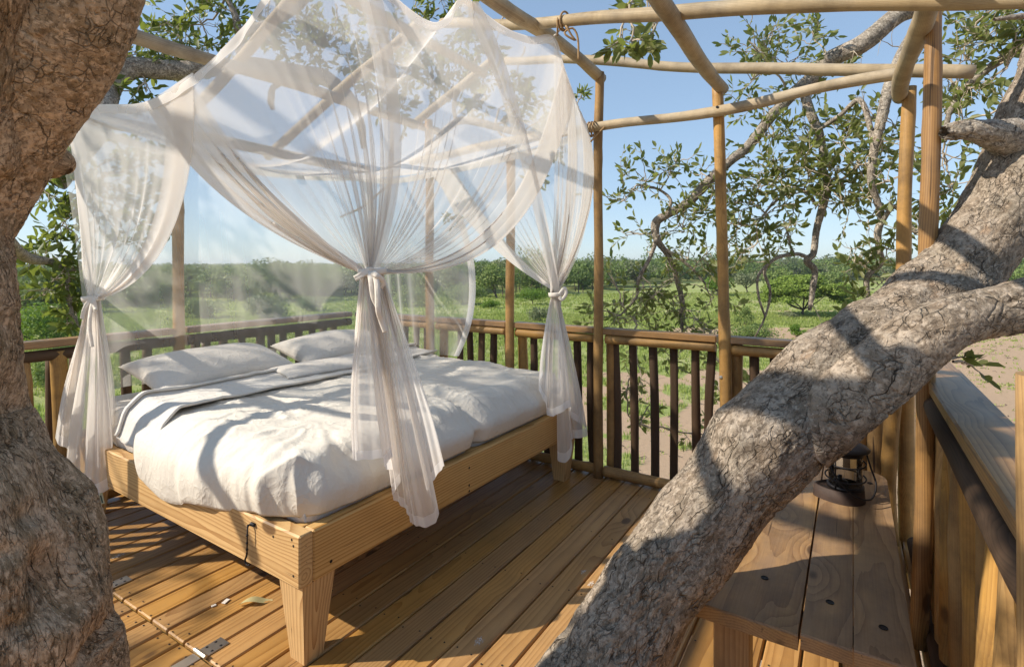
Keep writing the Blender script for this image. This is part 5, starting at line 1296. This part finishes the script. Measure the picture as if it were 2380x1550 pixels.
for (x, y, z, zz, rad, n) in SHADE:
    t = (zz-z)/(-Lv[2]); c = np.array([x, y, z])-Lv*t
    cl.cluster(c, rad, n, .095, every=.036, sub=2)
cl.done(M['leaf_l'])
# ------------------------------------------------------------------ mosquito net
net = empty('mosquito_net', (-2.8, 2.4, 2.3), 'sheer white mosquito net hung over the bed, its sides tied back in three swags', 'mosquito net')
G1 = np.array([-1.65, 1.56, 1.47]); G2 = np.array([-1.69, 3.25, 1.30]); G3 = np.array([-3.62, 1.33, 1.31])
def grid_faces(nu, nv):
    i = np.arange(nu-1)[:, None]*nv; j = np.arange(nv-1)[None]
    return np.stack([i+j, i+nv+j, i+nv+j+1, i+j+1], -1).reshape(-1, 4)
def normals(p):
    n = np.cross(np.gradient(p, axis=0), np.gradient(p, axis=1)); return n/(np.linalg.norm(n, axis=-1, keepdims=True)+1e-9)
def resample(pts, u):
    d = spline(pts, 400); k = np.clip(u, 0, 1)*399; i = np.clip(k.astype(int), 0, 398); f = (k-i)[:, None]
    return d[i]*(1-f)+d[i+1]*f
def curtain(name, top, gather, ctrl, nu, nv, pleats, seed, amp=.022, mat='net', v1=1.0, lap=.016, gw=.035, tang=(1, 0, 0)):
    """net hanging from the line `top`, drawn together at `gather`; ctrl gives the slack of the bend"""
    u = np.linspace(0, 1, nu); s = np.linspace(0, v1, nv)
    ru = np.random.default_rng(seed)
    ph = u*pleats*2*math.pi+1.6*vn(np.stack([u*pleats*.45, u*0, u*0], -1), seed)*2
    lapw = lap*(.1+1.1*sstep(-.5, .6, vn(np.stack([u*11, u*0+3, u*0], -1), seed+1)))
    uu = u[:, None]+lapw[:, None]*np.sin(ph)[:, None]*np.clip(s*1.6-.02, 0, 1)[None]**1.5*np.minimum(1, np.minimum(u, 1-u)[:, None]*25)
    cu = np.clip(uu, 0, 1)
    Tt = resample(top, cu.ravel()).reshape(nu, nv, 3)
    Cc = resample(ctrl, cu.ravel()).reshape(nu, nv, 3)
    tg = np.array(tang, float); tg /= np.linalg.norm(tg)
    Gg = gather[None, None]+tg[None, None]*((cu-.5)*2*gw)[..., None]
    S = s[None, :, None]
    p = (1-S)**2*Tt+2*S*(1-S)*Cc+S*S*Gg
    n = normals(p)
    fold = np.cos(ph+.6)[:, None]+.5*np.sin(ph*.43+seed)[:, None]+.6*vn(np.stack([np.repeat(u[:, None]*pleats*.3, nv, 1), np.repeat(s[None]*2, nu, 0), np.zeros((nu, nv))], -1), seed+5)
    fold = fold*(.25+.9*sstep(-.4, .5, vn(np.stack([u*9, u*0+8, u*0], -1), seed+9)))[:, None]
    a = amp*(.06+1.2*s**2.2)*(1-.35*sstep(.8, 1, s))
    p = p+n*(fold*a[None])[..., None]
    return p
def netpart(name, p, mat, parent=None):
    return link(name, mesh(name, p.reshape(-1, 3), grid_faces(p.shape[0], p.shape[1]), True), M[mat], parent or net)
def seam(name, line, width, mat, down=(0, 0, -1), parent=None, n=140, ripple=.006):
    """a doubled band of cloth, hung below a line"""
    l = resample(line, np.linspace(0, 1, n)); k = 5; d = np.array(down, float)
    p = np.stack([l+d*width*(j/(k-1)) for j in range(k)], 1)
    q = np.stack([np.repeat(np.linspace(0, 22, n)[:, None], k, 1), np.repeat(np.arange(k)[None]*.3, n, 0), np.zeros((n, k))], -1)
    p = p+normals(p)*(vn(q, 77)*ripple)[..., None]
    return netpart(name, p, mat, parent)

A = np.array([-3.78, 1.25, 2.385]); TL = np.array([-2.86, 1.25, 2.27]); Bn = np.array([-1.66, 1.27, 2.69])
T2 = np.array([-1.60, 2.10, 2.80]); T3 = np.array([-1.40, 2.66, 2.76]); Cn = np.array([-1.58, 3.50, 2.44]); D1 = np.array([-3.0, 3.50, 2.28]); D0 = np.array([-3.93, 3.50, 2.33])
near_edge = [A, (-3.3, 1.25, 2.33), TL, (-2.58, 1.25, 2.285), (-2.31, 1.25, 2.344), (-2.057, 1.25, 2.431), (-1.915, 1.25, 2.514), Bn]
foot_edge = [Bn, (-1.63, 1.62, 2.63), (-1.62, 1.885, 2.60), (-1.61, 2.0, 2.67), T2, (-1.54, 2.32, 2.735), (-1.47, 2.5, 2.72), T3]
# the big swag at the corner towards the camera
topN = near_edge[2:]+foot_edge[1:]+[(-1.43, 2.85, 2.66), (-1.46, 3.05, 2.55)]
ctrlN = [(-2.25, 1.255, 1.66), (-1.95, 1.33, 1.75), (-1.72, 1.40, 1.95), (-1.64, 1.62, 2.05), (-1.60, 2.0, 1.95), (-1.57, 2.35, 1.7), (-1.57, 2.66, 1.38)]
pN = curtain('curtain', topN, G1, ctrlN, 760, 90, 36, 3, amp=.018, lap=.010, gw=.045, tang=(CY, SY, 0))
cur = netpart('curtain', pN, 'net')
# bunched cloth along both free edges of the swag
def edge_roll(p, i0, i1, mat='netdense', off=.004):
    q = p[i0:i1].copy(); q += normals(q)*off; return q
netpart('gathered_edge', edge_roll(pN, 0, 34), 'nethem', cur)
netpart('gathered_edge', edge_roll(pN, 22, 95, off=.007), 'netdense', cur)
netpart('gathered_edge', edge_roll(pN, 700, 760), 'netdense', cur)
def band(p, line_pt, w_):     # a doubled fold running down the cloth from near a point of its top
    i0 = int(np.argmin(np.linalg.norm(p[:, 0]-np.asarray(line_pt), axis=1))); return max(1, i0-w_), min(len(p)-1, i0+w_)
i0, i1 = band(pN, P(812, 2, 2.15), 10)
q = pN[i0:i1].copy(); mid_ = q[len(q)//2]; tt = np.linspace(-1, 1, len(q))[:, None, None]
wdt = (np.linspace(.045, .026, q.shape[1]))[None, :, None]
q = mid_[None]+tt*wdt*np.array([CY, SY, 0])[None, None]+np.array([SY, -CY, 0])*.012
netpart('doubled_fold', q, 'netdense', cur)
def drape(gather, hem, nu, nv, pleats, seed, amp, gw, bulge=(0, 0, 0), tang=(CY, SY, 0), mat='netdense', hem_h=.05, lows=5):
    u = np.linspace(0, 1, nu); s = np.linspace(0, 1, nv)
    hp = resample(hem, u)
    tg = np.array(tang, float)
    Gg = gather[None]+tg[None]*((u-.5)*2*gw)[:, None]
    S = s[None, :, None]
    mid = (Gg+hp)/2+np.array(bulge)[None]+(hp-hp.mean(0))*.15
    p = (1-S)**2*Gg[:, None]+2*S*(1-S)*mid[:, None]+S*S*hp[:, None]
    fine = np.sin(u*pleats*2*math.pi+2*vn(np.stack([u*pleats*.4, u*0, u*0], -1), seed))
    low = np.sin(u*lows*2*math.pi+2.2*vn(np.stack([u*4, u*0, u*0], -1), seed+1))+.5*vn(np.stack([u*14, u*0, u*0], -1), seed+2)
    nrm = np.cross(tg, (0, 0, 1)); nrm = nrm/np.linalg.norm(nrm)
    a1 = amp*.45*(1-.6*s); a2 = amp*sstep(.05, .8, s)
    off = fine[:, None]*a1[None]+low[:, None]*a2[None]
    lat = np.cos(u*lows*2*math.pi+1)[:, None]*a2[None]*.7+np.cos(u*pleats*2*math.pi)[:, None]*a1[None]*.4
    p = p+nrm[None, None]*off[..., None]+tg[None, None]*lat[..., None]
    k = int(nv*(1-hem_h/np.linalg.norm(hp.mean(0)-gather)))
    return p, k
hemN = [P(824, 1046, 2.20), P(850, 1066, 2.15), P(888, 1070, 2.16), P(905, 1062, 2.19), P(915, 1110, 2.26), P(935, 1190, 2.31), P(955, 1214, 2.30), P(1006, 1214, 2.33), P(1003, 1150, 2.38), P(1012, 1096, 2.42), P(1024, 1088, 2.46)]
pd, k = drape(G1, hemN, 420, 90, 26, 12, .030, .040)
dr = netpart('drape', pd[:, :k+1], 'netdense'); netpart('hem', pd[:, k:], 'nethem', dr)
# band and bow of the tie
def strap(path, wid, name='tie_band', parent=None, nrm=None, n=60):
    c = resample([np.asarray(q) for q in path], np.linspace(0, 1, n)); t, a, b = frames(c)
    if nrm is not None:
        b = np.cross(t, np.array(nrm)); b /= np.linalg.norm(b, axis=1, keepdims=True)+1e-9
    p = np.stack([c-b*wid/2, c-b*wid/6+a*.002, c+b*wid/6+a*.002, c+b*wid/2], 1)
    o = netpart(name, p, 'strap', parent); m = o.modifiers.new('thickness', 'SOLIDIFY'); m.thickness = .003; return o
def ring(c, r, tilt=.1):
    t = np.linspace(0, 2*math.pi, 40)
    return [np.array(c)+np.array([r*math.cos(x)*CY-r*math.sin(x)*SY, r*math.cos(x)*SY+r*math.sin(x)*CY, tilt*r*math.cos(x)]) for x in t]
view = np.array([-SY, CY, 0])
def bow(g, pxs, r, par):
    strap(ring(g, r), .03, parent=par, n=60)
    for path in pxs: strap(path, .022, 'tie_tail', par, nrm=view)
d1 = 2.12
bow(G1, [[P(872, 632, d1), P(858, 628, d1-.02), P(842, 638, d1-.03), P(824, 648, d1-.03)],
         [P(858, 632, d1-.02), P(862, 650, d1-.04), P(868, 690, d1-.04), P(880, 715, d1-.03)],
         [P(868, 630, d1-.03), P(876, 660, d1-.05), P(879, 720, d1-.05), P(886, 745, d1-.03), P(896, 772, d1-.02)],
         [P(862, 636, d1-.03), P(875, 640, d1-.05), P(890, 655, d1-.03), P(884, 668, d1-.02)]], .052, cur)
# the swag at the far foot corner
topR = [T3, (-1.45, 2.95, 2.60), (-1.51, 3.25, 2.50), Cn, (-1.75, 3.52, 2.41), (-2.1, 3.52, 2.36), (-2.6, 3.52, 2.31), D1]
ctrlR = [(-1.55, 2.98, 1.95), (-1.48, 3.3, 1.85), (-1.46, 3.62, 1.95), (-1.60, 3.60, 1.75), (-1.9, 3.48, 1.65), (-2.2, 3.42, 1.62), (-2.4, 3.42, 1.56)]
pR = curtain('curtain', topR, G2, ctrlR, 520, 80, 30, 8, amp=.018, lap=.012, gw=.04, tang=(CY, SY, 0))
cur2 = netpart('curtain', pR, 'net'); netpart('gathered_edge', edge_roll(pR, 470, 520), 'nethem', cur2); netpart('gathered_edge', edge_roll(pR, 60, 100), 'netdense', cur2); netpart('gathered_edge', edge_roll(pR, 130, 190), 'netdense', cur2)
k_ = np.linspace(0, 1, 60)[:, None]; a_, b_, c_ = T2+np.array([.0, .05, -.01]), P(1205, 300, 2.9), G2
ln = (1-k_)**2*a_+2*k_*(1-k_)*(2*b_-.5*a_-.5*c_)+k_*k_*c_
q = ln[None]+np.linspace(-1, 1, 9)[:, None, None]*np.linspace(.045, .03, 60)[None, :, None]*np.array([CY, SY, 0])
q = q+normals(q)*(vn(np.stack([np.repeat(np.linspace(0, 4, 9)[:, None], 60, 1), np.repeat(np.linspace(0, 6, 60)[None], 9, 0), np.zeros((9, 60))], -1), 3)*.012)[..., None]
netpart('doubled_fold', q, 'netdense', cur2)
hemR = [P(1256, 868, 3.42), P(1268, 962, 3.40), P(1292, 968, 3.38), P(1318, 945, 3.42), P(1326, 958, 3.50), P(1362, 1008, 3.60), P(1345, 1020, 3.55), P(1325, 1030, 3.50), P(1318, 1074, 3.46), P(1304, 1072, 3.48), P(1300, 1010, 3.54)]
pd, k = drape(G2, hemR, 320, 70, 20, 31, .026, .03, hem_h=.055)
dr2 = netpart('drape', pd[:, :k+1], 'netdense'); netpart('hem', pd[:, k:], 'nethem', dr2)
d2 = 3.56
bow(G2, [[P(1300, 684, d2), P(1312, 670, d2), P(1316, 682, d2), P(1306, 696, d2), P(1300, 690, d2)]], .048, cur2)
# the swag at the head corner, left
topL = [(-3.95, 2.1, 2.30), (-3.94, 1.65, 2.33), A, (-3.3, 1.25, 2.32), TL, (-2.42, 1.25, 2.33)]
ctrlL = [(-3.9, 1.7, 1.85), (-3.88, 1.5, 1.85), (-3.80, 1.27, 1.85), (-3.45, 1.22, 1.9), (-2.95, 1.25, 1.75), (-2.42, 1.30, 1.46)]
pL = curtain('curtain', topL, G3, ctrlL, 420, 80, 15, 15, amp=.013, lap=.016, gw=.035, tang=(CY, SY, 0))
cur3 = netpart('curtain', pL, 'net'); netpart('gathered_edge', edge_roll(pL, 372, 420), 'netdense', cur3); netpart('gathered_edge', edge_roll(pL, 386, 408, off=.008), 'nethem', cur3); netpart('gathered_edge', edge_roll(pL, 150, 185), 'netdense', cur3)
hemL = [P(158, 1066, 3.02), P(160, 1000, 3.06), P(146, 985, 3.1), P(168, 1080, 3.0), P(200, 1152, 2.90), P(244, 1142, 2.86), P(240, 1080, 2.94), P(256, 1000, 3.0)]
pd, k = drape(G3, hemL, 320, 80, 20, 44, .030, .035, hem_h=.06)
dr3 = netpart('drape', pd[:, :k+1], 'netdense'); netpart('hem', pd[:, k:], 'nethem', dr3)
d3 = 2.98
bow(G3, [[P(226, 692, d3), P(208, 700, d3-.02), P(196, 718, d3-.02), P(190, 742, d3-.01)],
         [P(220, 694, d3-.02), P(212, 715, d3-.03), P(208, 760, d3-.03), P(214, 806, d3-.02)],
         [P(216, 700, d3-.03), P(222, 720, d3-.04), P(218, 700, d3-.04)]], .05, cur3)
# care label at the lower left hem
tq = P(232, 1159, 2.84); tb = MB(); tr = np.array([[CY, SY, 0], [-SY, CY, 0], [0, 0, 1]]).T
tb.box(tq, (.042, .0015, .058), tr @ np.array([[.97, 0, -.24], [0, 1, 0], [.24, 0, .97]]), ch=.0005)
lab = tb.build('care_label', M['tag'], net)
ib = MB()
for i, (o, ln, th) in enumerate(((.010, .040, .007), (.0, .036, .0022), (-.005, .034, .0022), (-.010, .038, .0022), (-.014, .03, .002))):
    ib.box(tq+tr @ np.array([o, -.0014, 0]), (th, .0012, ln), tr @ np.array([[.97, 0, -.24], [0, 1, 0], [.24, 0, .97]]))
tag(ib.build('print_line', M['ink'], lab), kind='stuff')
# head side, hanging straight behind the pillows
u = np.linspace(0, 1, 300); s = np.linspace(0, 1, 70)
th_ = resample([(-3.90, 1.26, 2.38), (-3.94, 1.8, 2.29), (-3.95, 2.5, 2.25), (-3.94, 3.1, 2.28), D0, (-3.5, 3.52, 2.27), D1, (-2.95, 3.51, 2.28)], u)
bo_ = resample([(-3.86, 1.42, .74), (-3.92, 1.8, .72), (-3.93, 2.5, .72), (-3.92, 3.1, .72), (-3.88, 3.46, .74), (-3.4, 3.50, .74), (-2.85, 3.48, .75), (-2.70, 3.47, .76)], u)
mid = (th_+bo_)/2+np.array([0, .0, 0])[None]+np.stack([.55*sstep(.80, 1.0, u)**2, 0*u, -.05*u], -1)
S = s[None, :, None]
pH = (1-S)**2*th_[:, None]+2*S*(1-S)*mid[:, None]+S*S*bo_[:, None]
ph = u*19*2*math.pi+2.4*vn(np.stack([u*8, u*0, u*0], -1), 5)
hw = (.25+.75*sstep(.62, .8, u)+.5*sstep(.12, .02, u))
pH = pH+normals(pH)*((np.sin(ph)*.012*hw)[:, None]*(.35+.9*s[None])+.02*vn(np.stack([np.repeat(u[:, None]*5, 70, 1), np.repeat(s[None]*2.2, 300, 0), np.zeros((300, 70))], -1), 8))[..., None]
hs = netpart('head_side', pH, 'netthin')
netpart('edge_seam', pH[294:]+normals(pH[294:])*.003, 'nethem', hs); netpart('gathered_edge', pH[212:226]+.004, 'netdense', hs)
# the top, a little slack between its corners
a = np.linspace(0, 1, 90); b = np.linspace(0, 1, 90)
e0 = resample([(-3.90, 1.26, 2.38), (-3.94, 1.8, 2.29), (-3.95, 2.5, 2.25), D0], b); e1 = resample(foot_edge+[(-1.5, 3.1, 2.55), Cn], b)
f0 = resample(near_edge, a); f1 = resample([D0, D1, (-2.3, 3.52, 2.34), Cn], a)
Aa, Bb_ = a[:, None, None], b[None, :, None]
roof = (1-Aa)*e0[None]+Aa*e1[None]+(1-Bb_)*f0[:, None]+Bb_*f1[:, None]-((1-Aa)*(1-Bb_)*e0[0]+Aa*(1-Bb_)*e1[0]+(1-Aa)*Bb_*e0[-1]+Aa*Bb_*e1[-1])
roof[..., 2] -= (.20*np.sin(math.pi*a)[:, None]*np.sin(math.pi*b)[None])
q = np.stack([roof[..., 0]*2.2+roof[..., 1]*.6, roof[..., 1]*5, roof[..., 0]*0], -1)
roof[..., 2] += .03*vn(q, 51)*np.sin(math.pi*a)[:, None]*np.sin(math.pi*b)[None]
netpart('net_top', roof, 'netthin')
# taped seams round the top
seam('top_seam', near_edge, .045, 'nethem'); seam('top_seam', foot_edge, .040, 'nethem')
seam('top_seam', [T3, (-1.45, 2.95, 2.60), (-1.51, 3.25, 2.50), Cn], .03, 'netdense')
seam('top_seam', [Cn, (-2.1, 3.52, 2.36), D1, (-3.5, 3.52, 2.27), D0], .05, 'nethem'); seam('top_seam', [(-3.90, 1.26, 2.38), (-3.94, 1.8, 2.29), (-3.95, 2.5, 2.25), (-3.94, 3.1, 2.28), D0], .05, 'nethem')
# hanging loops up to the pergola
for a_, b_ in ((Bn, (-1.60, 1.2, 2.86)), (T2, (-1.56, 2.12, 2.86)), (T3, tuple(P(1306, 66, 2.93))), (A, (-4.0, 1.22, 2.42)), (D0, (-4.0, 3.55, 2.42))):
    MB().tube([a_, b_], .005, 6).build('hanging_loop', M['strap'], net, True)
